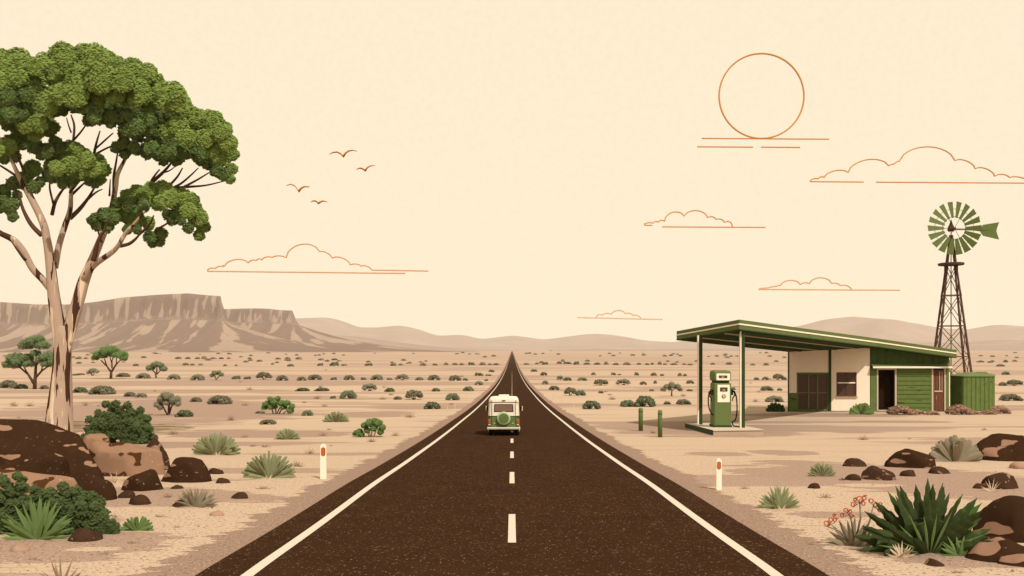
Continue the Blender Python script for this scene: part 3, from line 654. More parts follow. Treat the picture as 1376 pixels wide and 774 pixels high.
ROCKS = [  # px, base py, w, h, mat, label, lean
 (28, 646, 250, 82, M_rock, 'huge dark brown boulder at the foot of the gum tree', -.1, .42),
 (40, 655, 104, 48, M_rock, 'dark brown boulder lying low against the front of the huge boulder', .1, .5),
 (24, 684, 176, 50, M_rockt, 'broad tan rock slab behind the dark bush at left edge', 0, .3),
 (160, 640, 122, 45, M_rockt, 'tan flat-topped boulder in the middle of the left rock pile', 0, .5),
 (128, 606, 46, 22, M_rockt, 'small tan boulder just right of the gum trunk base', 0, .7),
 (206, 632, 44, 44, M_rock, 'tall dark boulder behind the tan flat-topped one', .2, .8),
 (251, 648, 70, 33, M_rock, 'rounded dark boulder at the right end of the left rock pile', -.2, .8),
 (194, 659, 60, 28, M_rock, 'dark boulder in front of the tan flat-topped one', -.1, .8),
 (116, 673, 84, 40, M_rock, 'dark boulder between the huge boulder and the green spiky bush', -.2, .7),
 (171, 669, 24, 9, M_rock, 'small dark stone in front of the left rock pile, the farther of two', 0, .8),
 (189, 678, 32, 12, M_rock, 'small dark stone in front of the left rock pile, the nearer of two', 0, .8),
 (291, 637, 22, 8, M_rock, 'little dark stone right of the left rock pile, the farther of two', 0, .8),
 (300, 649.5, 20, 7, M_rock, 'little dark stone right of the left rock pile, the nearer of two', 0, .8),
 (323, 670, 25, 8, M_rock, 'little brown stone between the grey fan plant and the road', 0, .8),
 (238, 657, 18, 5, M_rock, 'low dark stone below the rounded end boulder', 0, .8),
 (245, 681, 28, 9, M_rock, 'dark stone half under the grey-brown fan plant', 0, .8),
 (292, 693, 22, 6, M_tumble, 'flat grey-brown pebble left of the verge', 0, .8),
 (115, 727, 46, 16, M_rock, 'low brown stone at the right foot of the dark bush', 0, .8),
 (26, 741, 28, 8, M_tumble, 'flat grey stone below the fresh green spiky plant', 0, .8),
 (1354, 619, 94, 36, M_rock, 'large dark boulder at the right edge behind the grey fan plant', -.1, .7),
 (1222, 628.5, 64, 25, M_rock, 'domed dark boulder left of the grey fan plant', -.1, .8),
 (1148, 627, 33, 11, M_rock, 'dark stone farthest left in the back of the right rock scatter', 0, .8),
 (1181, 645, 44, 18, M_rock, 'dark boulder with tan face in front of the domed boulder', -.1, .8),
 (1147, 645.5, 22, 8, M_rock, 'small dark stone touching the left side of the tan-faced boulder', 0, .8),
 (1131.5, 645.5, 8, 3, M_rock, 'tiny dark pebble left of the tan-faced boulder', 0, .8),
 (1094.5, 656.5, 19, 7, M_rock, 'lone small dark stone right of the roadside spiky plant', 0, .8),
 (1220, 640, 21, 8, M_rock, 'small dark stone right of the tan-faced boulder', 0, .8),
 (1262, 636.5, 32, 9, M_rock, 'low grey-brown stone above the big agave', 0, .8),
 (1343, 656.5, 48, 21, M_rock, 'grey-brown boulder above the big boulder at right edge', 0, .8),
 (1316, 656.5, 18, 7, M_rock, 'small brown stone at the left of the grey-brown boulder', 0, .8),
 (1366, 727, 110, 58, M_rock, 'big brown boulder at the right edge behind the agave', -.1, .6),
 (1343, 754, 92, 30, M_rock, 'tan-topped low boulder in the bottom right corner', -.1, .7),
 (1256, 760.5, 26, 9, M_rock, 'small brown stone in front of the agave', 0, .8),
 (1372, 761, 58, 16, M_rock, 'low brown boulder cut by the bottom right edge', 0, .8),
 (1372, 630, 30, 9, M_tumble, 'flat pinkish stone below the large boulder at right edge', 0, .8)]
for i, (px, py, w, h, m, lb, ln, dp) in enumerate(ROCKS):
    rock(px, py, w, h, M_stone if (m is M_rock and w < 50) else m, lb, 40 + i, lean=ln, dep=dp, name='boulder' if w > 40 else 'stone', sub=ICO4 if w > 40 else ICO3)

# ------------------------------------------------------------------ foreground plants
FANS = [
 ('fan_plant', 291, 611, 66, 31, M_fan, 42, 'grey-green fan plant beyond the right end of the left rock pile', BLUNT, .072),
 ('fan_plant', 362, 642, 70, 37, M_fan, 42, 'largest grey-green fan plant, just left of the left guide post', BLUNT, .072),
 ('fan_plant', 386.5, 590.5, 33, 16, M_fan, 40, 'small dense grey-green fan plant behind the left guide post', BLUNT, .072),
 ('fan_plant', 185, 713, 43, 22, M_fanlt, 30, 'small fresh green fan plant near the left verge', BLUNT, .11),
 ('fan_plant', 264, 681, 62, 29, M_fang, 40, 'grey-brown fan plant growing over a dark stone', POINT, .08),
 ('fan_plant', 452, 567, 35, 15, M_fan, 36, 'olive fan plant beyond the bright green bush by the road', BLUNT, .09),
 ('fan_plant', 1105, 640, 37, 20, M_fan, 40, 'dense grey-green fan plant left of the right rock scatter', BLUNT, .072),
 ('fan_plant', 1048, 683, 58, 34, M_fan, 34, 'pointed grey-green plant right of the right guide post', POINT, .11),
 ('fan_plant', 1284, 620, 68, 36, M_fang, 34, 'broad grey fan plant between two dark boulders at right', BLUNT, .14),
 ('spiky_plant', 50, 724, 98, 62, M_fanlt, 34, 'fresh green spiky plant in front of the dark bush at left edge', POINT, .085),
 ('spiky_plant', 1291, 747, 54, 34, M_fanlt, 22, 'light green spiky plant at the right foot of the agave', POINT, .10),
 ('spiky_plant', 1212, 749, 40, 25, M_tuftp, 16, 'pale spiky tuft at the left foot of the agave', POINT, .09),
 ('spiky_plant', 83, 786, 62, 46, M_tuft, 16, 'brown spiky tuft cut by the bottom edge at left', POINT, .055),
 ('spiky_plant', 155, 649, 30, 20, M_tuftp, 12, 'pale spiky tuft growing against the tan boulder', THIN, .07),
 ('spiky_plant', 1333, 660, 30, 20, M_tuftp, 12, 'pale spiky tuft in front of the grey-brown boulder', THIN, .07),
 ('spiky_plant', 1051, 687, 22, 13, M_tuftp, 9, 'pale dry tuft under the pointed roadside plant', THIN, .08),
 ('spiky_plant', 361, 645, 20, 11, M_tuftp, 9, 'pale dry tuft under the largest grey-green fan plant', THIN, .08),
 ('spiky_plant', 293, 612.5, 16, 9, M_tuftp, 9, 'pale dry tuft under the fan plant beyond the left rock pile', THIN, .08),
 ('fan_plant', 1158, 557, 32, 17, M_fanlt, 26, 'green fan plant against the cream wall', BLUNT, .14),
]
for i, (nm, px, py, w, h, m, n, lb, pr, wd) in enumerate(FANS):
    fan(nm, px, py, w, h, m, n, lb, pr, wd, 60 + i, 'plant', low=.04)
# the big dark agave: layered serrated blades around a full heart
fan('agave', 1246, 742, 186, 106, M_fandk, 34, 'big dark green agave with serrated upright blades at lower right', SERR, .088, 7, 'agave', .07, nseg=22, tilt=.35)
ag = bpy.data.objects['agave']
q = MB(); rsb = random.Random(3); pw, wm, hm = P2(1243, 742, 176, 98)
for i in range(11):
    a = math.pi * (.08 + .84 * i / 10); d = Vector((math.cos(a), -.30, math.sin(a))).normalized()
    L = 1 / math.sqrt((d.x / (wm * .44)) ** 2 + (d.y / (wm * .5)) ** 2 + (d.z / (hm * .72)) ** 2)
    blade(q, (d.x * .1, -.1, 0), d, Vector((0, 1, 0)).cross(d), L * rsb.uniform(.85, 1), wm * .024, [.0, .3, .8, 1, .8, .4, .02], .02, n=8)
o = q.build('inner_blades', M_fanlt, ag)
def agave_heart():
    q = MB(); rs = random.Random(5)
    for i in range(26):
        a = math.pi * (.03 + .94 * i / 25); d = Vector((math.cos(a), rs.uniform(-.5, .1), math.sin(a))).normalized()
        L = 1 / math.sqrt((d.x / (wm * .40)) ** 2 + (d.y / (wm * .45)) ** 2 + (d.z / (hm * .50)) ** 2)
        blade(q, (d.x * .05, 0, 0), d, Vector((0, 1, 0)).cross(d), L, wm * .10, BLUNT, .02, n=8)
    q.build('heart_blades', M_fandk, ag)
agave_heart()
# flowering plant
fl = fan('flowering_plant', 1146, 733, 76, 40, M_fang, 26, 'grey-leaved plant with curled orange flower heads beside the agave', POINT, .10, 77, 'flowering plant', .05)
_, fw, fh = P2(1146, 733, 76, 40); kf = depth(733) / FPX
STE = [((1140, 728), (1126, 712), (1108, 705), [(1105, 700, 4), (1111, 695, 3.5), (1118, 696, 3.5), (1117, 690, 2.5)]),
       ((1148, 728), (1143, 700), (1138, 690), [(1128, 690, 3.5), (1133, 684, 3.5), (1139, 685, 3), (1142, 692, 3)]),
       ((1150, 728), (1156, 695), (1154, 675), [(1145, 677, 4), (1152, 669, 4.5), (1160, 668, 4), (1158, 675, 3.5), (1149, 671, 3)]),
       ((1158, 728), (1168, 700), (1172, 680), [(1170, 672, 4), (1176, 678, 4), (1180, 684, 3.5), (1186, 686, 3), (1181, 676, 2.5)])]
for (a, b, c, heads) in STE:
    def L3(p, y=0): return Vector(((p[0] - 1146) * kf, y, (733 - p[1]) * kf))
    q = MB(); oy = rng.uniform(-.25, .1)
    q.tube([L3(a), L3(b, oy * .6), L3(c, oy)], [.02, .014, .01], 6)
    for (x, y, r) in heads: q.tube([L3(c, oy), L3(((c[0] + x) / 2 + 1, (c[1] + y) / 2 + 1), oy), L3((x, y + r), oy)], .007, 5)
    s = q.build('flower_stem', M_fang, fl, True)
    for (x, y, r) in heads:
        h = MB(); C0 = L3((x, y), oy + rng.uniform(-.04, .04)); pts = []
        st = rng.uniform(0, 6.28)
        for k in range(15):
            t = k / 14; an = st + t * 7.2; rr = r * kf * (1 - .55 * t) * .95
            pts.append(C0 + Vector((math.cos(an) * rr, (t - .5) * .03, math.sin(an) * rr)))
        h.tube(pts, [.011 * (1 - .3 * k / 14) for k in range(15)], 6); h.build('flower', M_flower, s, True)

# dark scalloped bushes: arms of lobes
def lobed_bush(name, px, py, w, h, m, label, seed, arms=13, leaf=.07):
    p, wm, hm = P2(px, py, w, h); rs = np.random.default_rng(seed); q = MB()
    for i in range(arms * 3):
        row = i % 3; a = math.pi * ((i // 3) + .5 + (.25 if row == 1 else -.2 if row == 2 else 0)) / arms; dp = rs.uniform(-.2, .1) if row == 0 else rs.uniform(.1, .5) * (1 if row == 1 else -.6)
        d = np.array([math.cos(a), dp, math.sin(a)]); L = 1 / math.sqrt((d[0] / (wm / 2)) ** 2 + (d[2] / hm) ** 2 + (dp / (wm * .5)) ** 2) * (rs.uniform(.88, 1.0) if row == 0 else rs.uniform(.62, .85)) * .94
        for k in range(6):
            t = .25 + .75 * k / 5; r = wm * (.076 - .020 * t)
            c = d * L * t; c[1] += wm * .28; c[2] = max(c[2], r * .8)
            sd = np.array([-d[2], 0, d[0]]) * (1 if k % 2 else -1) * r * .9 * (k < 5)
            lobe(q, c + sd, r * rs.uniform(.9, 1.1), rs, ICO2, bumps=7, amp=.15, leaves=90, leaf=leaf, jit=.45)
    for k in range(14):
        c = np.array([rs.uniform(-.34, .34) * wm, rs.uniform(.2, .5) * wm, rs.uniform(.05, .55) * hm]); lobe(q, c, wm * .11, rs, ICO2, bumps=9, amp=.2, leaves=160, leaf=leaf)
    o = q.build(name, m); o.location = p; return tag(o, label=label, cat='bush')
lobed_bush('dark_bush', 146, 598, 104, 60, M_bush, 'dark green scalloped bush right of the gum trunk behind the boulders', 5, 11, .09)
lobed_bush('dark_bush', 70, 723, 128, 72, M_bush, 'dark green lobed bush behind the fresh spiky plant at left edge', 6, 11, .055)
lobed_bush('dark_bush', 2, 722, 100, 94, M_bush, 'tall dark green bush cut by the left edge of the view', 8, 10, .055)
lobed_bush('dark_bush', 136, 719, 40, 24, M_bush, 'low dark green bush sprig beside the low brown stone', 9, 8, .045)
lobed_bush('dark_bush', 1045, 553.5, 28, 12, M_bush, 'small dark green bush at the left corner of the building', 10, 7, .12)
for i, (x, y, w, h, lb) in enumerate([(1210, 557, 32, 13, 'dry pinkish bush right of the open doorway'), (1233, 557, 17, 7, 'small dry bush under the green boarding'), (1254, 557.5, 18, 6, 'low dry bush in front of the plank door'),
    (1289, 557, 30, 14, 'tall dry pinkish bush at the left foot of the water tank'), (1308, 557, 16, 6, 'low dry bush at the middle of the tank foot'), (1328, 557, 18, 6, 'small dry bush at the right of the tank foot'), (1345, 556, 24, 12, 'grey dry bush right of the water tank')]):
    put(4, x, y, w, h, lb, name='dry_bush', cat='bush')

# tufts
TUF = [(234, 584, 22, 10), (311, 565, 19, 10), (330, 588, 16, 6), (357, 601, 20, 6), (417, 610, 20, 11), (434, 586, 18, 9), (400, 627, 24, 11), (355, 657, 30, 6), (551, 561, 20, 8.5), (532, 586, 16, 8),
       (116, 545, 16, 7), (19, 546, 16, 9), (41, 546, 17, 9), (515, 537, 16, 5), (330, 545, 14, 7.5), (1161, 591, 20, 9), (1001, 657, 18, 7), (1323, 578, 12, 5), (1110, 669, 26, 9), (823, 537, 15, 6),
       (107, 684, 26, 9), (142, 745, 26, 9), (155, 695, 22, 6), (215, 695, 22, 7), (178, 730, 26, 6), (238, 709, 18, 6), (500, 594, 18, 8), (336, 524, 15, 5), (427, 536, 16, 6), (1016, 540, 14, 6), (1205, 733, 20, 8), (1285, 770, 36, 7), (45, 752, 34, 6), (820, 531, 10, 3), (1263, 628, 14, 4)]
def where(x, y):
    side = 'left' if x < 688 else 'right'
    return side
names = ['dry brown grass tuft on bare sand beyond the left rock pile', 'dry grass tuft on the dark soil band left of the two-headed bush', 'low dry tuft beyond the first grey-green fan plant', 'flat dry tuft above the largest fan plant',
 'dry grass tuft just left of the left guide post', 'grey tuft beyond the left guide post near the small dense fan plant', 'dry tuft between the largest fan plant and left guide post', 'flat spreading dry tuft below the largest fan plant', 'dry tuft alone on the sand beyond the road bush',
 'grey tuft between the bright road bush and the road', 'dry tuft in the dark soil band right of the gum trunk', 'dark tuft at the far left, the left one of two', 'dark tuft at the far left, the right one of two', 'low dry tuft in the row of shrubs midway to the road', 'small pale tuft right of the grey dome shrub',
 'small dry tuft on the forecourt sand before the building', 'thin dry tuft right of the right guide post', 'tiny tuft on the sand before the water tank', 'low dry tuft left of the flowering plant on the soil band', 'grey tuft midway between road and bollards',
 'dry tuft at the foot of the boulder behind the spiky bush', 'dry tuft below the small fresh green fan plant', 'flat dry tuft above the small fresh green fan plant', 'flat dry tuft below the grey-brown fan plant', 'flat dry tuft near the lower left verge', 'small dry tuft between fan plant and verge', 'pale dry tuft at the foot of the bright road bush',
 'low brown tuft in the plain under the second mesa', 'low tuft among the middle shrub rows under the second mesa', 'grey tuft seen under the canopy', 'dry tuft at the left foot of the flowering plant', 'flat dry tuft along the bottom edge at right', 'flat dry tuft at the bottom left', 'tiny tuft above the roadside shrubs at right', 'tiny tuft at the foot of the broad grey fan plant']
for i, (x, y, w, h) in enumerate(TUF): tuft(x, y, w, h, M_tuft, names[i], 200 + i)

# mid and far shrubs: individual copies
MID = {  # row -> list of (x, y, w, h, kind)
 'left foreground': [(108, 527.5, 16, 8, 1), (138, 530, 29, 13, 0), (175, 533, 14, 7, 0), (190, 534, 15, 6.5, 0), (264, 540, 14, 7, 0), (248, 560, 22, 10, 1), (296, 543, 28, 13, 0), (414, 558.5, 16, 8, 1), (361, 570, 22, 7, 0), (350, 555.5, 12, 4, 0), (12, 521.5, 20, 12, 0), (29, 522.5, 14, 7, 1), (60, 523, 11, 6, 0)],
}
rowdefs = [
 ('left', 'third band from the top, under the mesa', [(103, 504.5, 10, 3, 3), (166, 506.5, 16, 6, 0), (193, 508.5, 17, 8, 0), (234, 510, 17, 8, 0), (266, 511, 18, 9, 0), (318, 509.5, 12, 5, 3), (333, 509.5, 10, 4, 3), (355, 510, 20, 11, 2), (380, 511.5, 16, 8, 0), (406, 511.5, 13, 6, 0), (424, 510.5, 19, 8, 0), (449, 510.5, 10, 4, 3), (470, 510.5, 15, 7, 0), (489, 510.5, 8, 4, 3), (507, 510.5, 16, 8, 0), (524, 510.5, 8, 3, 3), (541, 511, 18, 9, 2), (564, 511, 11, 5, 0), (584, 511, 17, 8, 0), (612, 511.5, 17, 8, 0), (626, 511.5, 8, 4, 3), (654, 512, 6, 3, 3)]),
 ('left', 'next nearer band, midway to the road', [(407, 525.5, 17, 5, 1), (433, 525.5, 18, 5, 1), (497, 525.5, 22, 11, 2), (524, 526.5, 13, 6, 1), (586, 526, 12, 5, 1), (630, 525.5, 14, 7, 1), (644, 517.5, 12, 6, 0)]),
 ('left', 'band level with the first small guide posts', [(448, 535.5, 9, 4, 3), (469, 535.5, 24, 12, 1), (535, 537, 11, 5, 0), (557, 537, 26, 14, 2), (609, 537.5, 20, 10, 1), (581, 549.5, 23, 10.5, 1)]),
 ('right', 'near shrub row right of the road', [(745, 524, 15, 6, 1), (767, 531.5, 18, 12, 2), (781, 531.5, 14, 8, 1), (795, 549.5, 26, 12, 1), (808, 528.5, 8, 4, 3), (844, 546.5, 20, 10, 1), (867, 546.5, 29, 16, 1), (897, 543.5, 10, 5, 3), (919, 543.5, 18, 8, 0)]),
 ('right', 'upper band between road and canopy', [(718, 499.5, 10, 4, 3), (731, 504.5, 10, 5, 1), (753, 511, 10, 7, 2), (763, 511.5, 12, 5, 1), (783, 511.5, 13, 5, 0), (733, 516.5, 9, 6, 0), (808, 518, 21, 9, 2), (838, 517.5, 21, 9, 2), (865, 517, 10, 5, 0), (881, 515.5, 5, 5, 3), (876, 525.5, 7, 3, 3), (927, 525.5, 9, 3, 3), (928, 515.5, 11, 5, 0)]),
 ('right', 'shrubs seen beneath the canopy', [(1017, 510.5, 8, 4, 3), (1029, 510.5, 9, 5, 0), (1046, 510.5, 14, 9, 2), (1054, 510.5, 7, 5, 3), (1031, 525, 16, 7, 0), (1048, 525, 7, 4, 3), (1041, 540, 23, 9, 0), (967, 511, 12, 5, 0), (985, 524, 9, 4, 3)]),
 ('right', 'shrubs beyond the water tank at the right edge', [(1352, 503.5, 9, 5, 0), (1348, 518.5, 9, 6, 0), (1364, 518.5, 19, 9, 2), (1359, 538.5, 27, 10, 0)]),
]
ORD = ['first', 'second', 'third', 'fourth', 'fifth', 'sixth', 'seventh', 'eighth', 'ninth', 'tenth', 'eleventh', 'twelfth', 'thirteenth', 'fourteenth', 'fifteenth', 'sixteenth', 'seventeenth', 'eighteenth', 'nineteenth', 'twentieth', 'twenty-first', 'twenty-second']
LF = ['grey-green dome shrub at the right foot of the gum trunk', 'wide olive dome shrub above the dark scalloped bush', 'small grey shrub, left one of a pair beyond the boulders', 'small grey shrub, right one of a pair beyond the boulders', 'small grey shrub alone on the upper rim of the dark soil band',
      'green-grey shrub touching the right side of the stemmed grey tree', 'wide grey dome shrub left of the two-headed bright bush', 'small olive shrub right of the two-headed bright bush', 'low dark shrub below the two-headed bright bush', 'tiny low shrub left of the two-headed bright bush', 'grey-green shrub at the left edge beside the tiered tree', 'low grey-green shrub left of the tiered tree foot', 'small shrub between the tiered tree and the gum trunk']
for (x, y, w, h, k), lb in zip(MID['left foreground'], LF): put(k, x, y, w, h, lb)
for side, desc, lst in rowdefs:
    lst = sorted(lst)
    for i, (x, y, w, h, k) in enumerate(lst):
        put(k, x, y, w, h, f'{ORD[i]} shrub from the left among the {desc}')
FAR = [(391, 492.5, 10, 4), (431, 491.5, 9, 4), (450, 491.5, 14, 6), (463, 491.5, 8, 3), (496, 491.5, 11, 4), (529, 491.5, 9, 4), (539, 491, 7, 3), (569, 491.5, 9, 5), (585, 491, 8, 3), (600, 490.5, 7, 4), (612, 490.5, 9, 3.5), (621, 490.5, 8, 3.5), (634, 490.5, 10, 4.5), (649, 490.5, 10, 4.5), (659, 490.5, 6, 3), (667, 490.5, 9, 3),
 (708, 490, 9, 3), (722, 489.5, 6, 3), (733, 490, 9, 4), (752, 489, 7, 4), (763, 489, 13, 3.5), (775, 490, 9, 5), (789, 490, 9, 3.5), (803, 490, 10, 3.5), (815, 490, 7, 5), (828, 490.5, 8, 3.5), (843, 490.5, 11, 4.5), (859, 490, 7, 3), (870, 490.5, 6, 3), (877, 490, 5, 3), (887, 490, 5, 5), (894, 490.5, 6, 3), (906, 490.5, 10, 3), (920, 490.5, 6, 3), (928, 491, 8, 3),
 (798, 504, 7, 4), (825, 504, 8, 4), (833, 504, 5, 2), (856, 504.5, 7, 5), (879, 505, 9, 5), (890, 505, 6, 3), (914, 505.5, 6, 5), (921, 505.5, 6, 4), (644, 505, 13, 5), (657, 505, 10, 2.5), (661, 500, 9, 4), (183, 492, 7, 4), (110, 504, 8, 3), (250, 491, 8, 4), (259, 491, 6, 3), (270, 491, 6, 3), (106, 482.5, 8, 3), (116, 482.5, 6, 3), (240, 482.5, 9, 3.5), (253, 482.5, 8, 3.5), (266, 482.5, 7, 3), (275, 482.5, 8, 3.5),
 (287, 482.5, 9, 3), (298, 482.5, 7, 3), (308, 482.5, 5, 3), (336, 482.5, 6, 3), (374, 483, 8, 3), (387, 483, 9, 4), (402, 483, 9, 4), (432, 484, 8, 3), (450, 484, 9, 3), (349, 486, 8, 3), (331, 487, 8, 3), (980, 490, 9, 4), (958, 490, 7, 3), (1030, 491, 8, 4), (1012, 491, 7, 3), (1331, 487.5, 7, 3), (1352, 487, 6, 4), (1345, 492.5, 9, 4), (1364, 486, 6, 3), (1318, 487, 8, 3), (303, 492, 5, 3), (318, 492, 4, 3), (367, 490, 5, 3)]
for y0, y1, n in ((474.5, 477, 60), (477.5, 481, 46), (484, 489, 36)):
    for i in range(n):
        x = rng.uniform(2, 1374); y = rng.uniform(y0, y1)
        if abs(x - 688) < 14 + (y - 472) * 1.2 or 30 < x < 60: continue
        s = {474.5: 4.5, 477.5: 5.5, 484: 6}[y0] * rng.uniform(.7, 1.3); FAR.append((x, y, s, s * .42))
for (x, y, w, h) in FAR:
    put(rng.choice((6, 6, 7, 3)) if y > 486 else rng.choice((6, 7)), x, y, w, h, 'tiny grey shrub in the far shrub rows of the desert plain', group='tiny far shrubs across the plain')
for i, (q, hh, m) in enumerate(PROTO):
    if i not in used:
        for ch in list(q.children): bpy.data.objects.remove(ch)
        bpy.data.objects.remove(q)
# pebbles scattered close to the road and rocks
pm = rock(0 + 400, 700, 5, 2.2, M_stone, 'x', 3, name='pebble', sub=ICO2)
for i in range(60):
    x = rng.choice((rng.uniform(-10, 420), rng.uniform(960, 1380))); y = rng.uniform(600, 772); p = G(x, y)
    if abs(p.x) < 5.6: continue
    o = pm if i == 0 else link(pm.copy()); o.location = p; s = rng.uniform(.25, .9) * (.6 + 14 / p.y * .5); o.scale = (s, s, s); o.rotation_euler = (0, 0, rng.uniform(0, 6))
    tag(o, label='tiny brown pebble lying on the roadside sand', cat='pebble', group='tiny pebbles scattered on the sand')

tp = None
for i in range(70):
    y = 494 + 110 * rng.random() ** 1.5 if i < 52 else rng.uniform(600, 765); x = rng.uniform(5, 1370); p = G(x, y)
    if abs(p.x) < 6.5 or (905 < x and 540 < y < 590) or (y > 600 and 430 < x < 960): continue
    if tp is None: tp = tuft(x, y, 14, 5, M_tuft, 'tiny', 991, 12); tw0 = 14 * p.y / FPX; o = tp
    else: o = link(tp.copy()); o.location = p; k_ = (rng.uniform(7, 13) if y < 600 else rng.uniform(12, 22)) * p.y / FPX / tw0; o.scale = (k_, k_, k_ * rng.uniform(.8, 1.2)); o.rotation_euler = (0, 0, rng.uniform(-.5, .5))
    tag(o, label='tiny sparse tuft of dry grass on the open sand', cat='grass tuft', group='tiny dry tufts scattered over the sand')

# ------------------------------------------------------------------ guide posts
def guide_post(px, py, hpx, wpx, label):
    p, wm, hm = P2(px, py, wpx, hpx); r = empty('guide_post', p, label=label, cat='guide post'); w = wm / 2
    q = MB(); arc = [(-w, -.05), (-w, hm - w * .9)] + [(-w * math.cos(a), hm - w * .9 + w * .9 * math.sin(a)) for a in (math.pi * k / 8 for k in range(1, 8))] + [(w, hm - w * .9), (w, -.05)]
    q.prism(arc[::-1], -.02, .02); q.build('post', M_cream, r)
    q = MB(); a = w * .52; z0, z1 = hm * .66, hm * .9
    pts = [(-a, z0 + a), (-a * .6, z0 + .2 * a), (0, z0), (a * .6, z0 + .2 * a), (a, z0 + a), (a, z1 - a), (a * .6, z1 - .2 * a), (0, z1), (-a * .6, z1 - .2 * a), (-a, z1 - a)]
    q.prism([(x * 1.35, z + (z - (z0 + z1) / 2) * .05) for x, z in pts], -.026, -.019); o = q.build('reflector', M_twig, r)
    q = MB(); q.prism(pts, -.032, -.025); q.build('reflector_lens', M_orange, o)
guide_post(435, 643.5, 47, 8, 'white guide post with orange reflector standing left of the road')
guide_post(966.5, 658, 42, 7, 'white guide post with orange reflector standing right of the road')
for x, y, h, lb in [(601.5, 555.5, 10, 'nearest of the small pale posts left of the road'), (612, 549.5, 9, 'second small pale post left of the road'), (627, 538, 9, 'third small pale post left of the road'), (644, 529, 8, 'farthest small pale post left of the road'),
                    (771.5, 550, 8.5, 'nearest of the small pale posts right of the road'), (755.5, 543.5, 8, 'middle small pale post right of the road'), (743.5, 538, 8, 'farthest small pale post right of the road')]:
    p, wm, hm = P2(x, y, 1.5, h); wm *= .6; q = MB(); q.prism([(-wm / 2, -.05), (wm / 2, -.05), (wm / 2, hm * .95), (0, hm), (-wm / 2, hm * .95)], -.02, .02); o = q.build('roadside_post', M_tuftp); o.location = p; tag(o, label=lb, cat='guide post')

# ------------------------------------------------------------------ bollards
for x, y, h, lb in [(861.5, 579, 31, 'green bollard nearer the road, standing on the painted canopy shadow'), (887.5, 587.5, 36.5, 'taller green bollard nearest the pump island')]:
    p, wm, hm = P2(x, y, 6, h); r = wm / 2; q = MB(); q.lathe([(r, -.1), (r, hm - r * .5), (r * .85, hm - r * .18), (r * .5, hm)], seg=20)
    rt = empty('bollard', p, label=lb, cat='bollard'); q.build('post', M_green, rt, False)
    for po in rt.children[0].data.polygons: po.use_smooth = len(po.vertices) == 4
    q = MB(); q.lathe([(r * 1.03, hm - r * 1.9), (r * 1.03, hm - r * 1.5)], seg=20); q.build('band', M_dgreen, rt)

M_vcream = mat('van_cream_paint', '#EFDFC2', 1.12, .04, 5, .45, .25)
# ------------------------------------------------------------------ van
VY = depth(587.0); sl = (gz(VY + 3) - gz(VY)) / 3
van = empty('camper_van', ((677.3 - VX) * VY / FPX, VY + .3, gz(VY + .3) + .035), label='cream and green camper van with rear spare wheel driving away on the road', cat='van')
van.rotation_euler = (math.atan(sl), 0, 0)
def hull(zs, ln, m, name, y0=0, rnd=.1, extra=None):
    """stacked rounded-rectangle rings: (z, halfwidth, rear y, front y)"""
    q = MB(); V = []; N = 28
    for (z, hw, ya, yb) in zs:
        for k in range(N):
            a = 2 * math.pi * k / N; ca, sa = math.cos(a), math.sin(a)
            e = .18
            x = hw * math.copysign(abs(ca) ** e, ca); y = (ya + yb) / 2 + (yb - ya) / 2 * math.copysign(abs(sa) ** e, sa); V.append((x, y, z))
    F = [(i * N + k, i * N + (k + 1) % N, (i + 1) * N + (k + 1) % N, (i + 1) * N + k) for i in range(len(zs) - 1) for k in range(N)]
    F += [tuple(range(N))[::-1], tuple((len(zs) - 1) * N + k for k in range(N))]
    return q.add(V, F).build(name, m, van)
hull([(.36, .78, 0, 4.1), (.5, .81, -.01, 4.12), (.98, .81, 0, 4.12), (1.0, .805, 0, 4.1)], 0, M_green, 'lower_body')
hull([(1.004, .80, 0.005, 3.0), (1.35, .785, .03, 2.8), (1.70, .765, .06, 2.6)], 0, M_vcream, 'upper_body')
hull([(1.70, .775, .04, 2.7), (1.78, .765, .045, 2.68), (1.88, .73, .07, 2.6), (1.95, .66, .14, 2.5), (1.97, .5, .3, 2.3)], 0, M_vcream, 'roof')
q = MB(); q.box(-.775, .775, .035, .06, 1.685, 1.70); q.build('roof_seam', M_black, van)
q = MB(); q.box(-.27, .27, .5, 1.7, 1.95, 2.06); q.build('roof_hatch', M_vcream, van, bevel=.03)
q = MB(); q.prism([(-.5, 1.2), (.5, 1.2), (.47, 1.6), (-.47, 1.6)][::1], -.004, .06); wf = q.build('rear_window', M_black, van, bevel=.03)
q = MB(); q.prism([(-.455, 1.235), (.455, 1.235), (.43, 1.565), (-.43, 1.565)], -.012, -.006); q.build('glass', mat('van_glass', '#7A5B49', 1.0, .1, 3, .2, .4), wf)
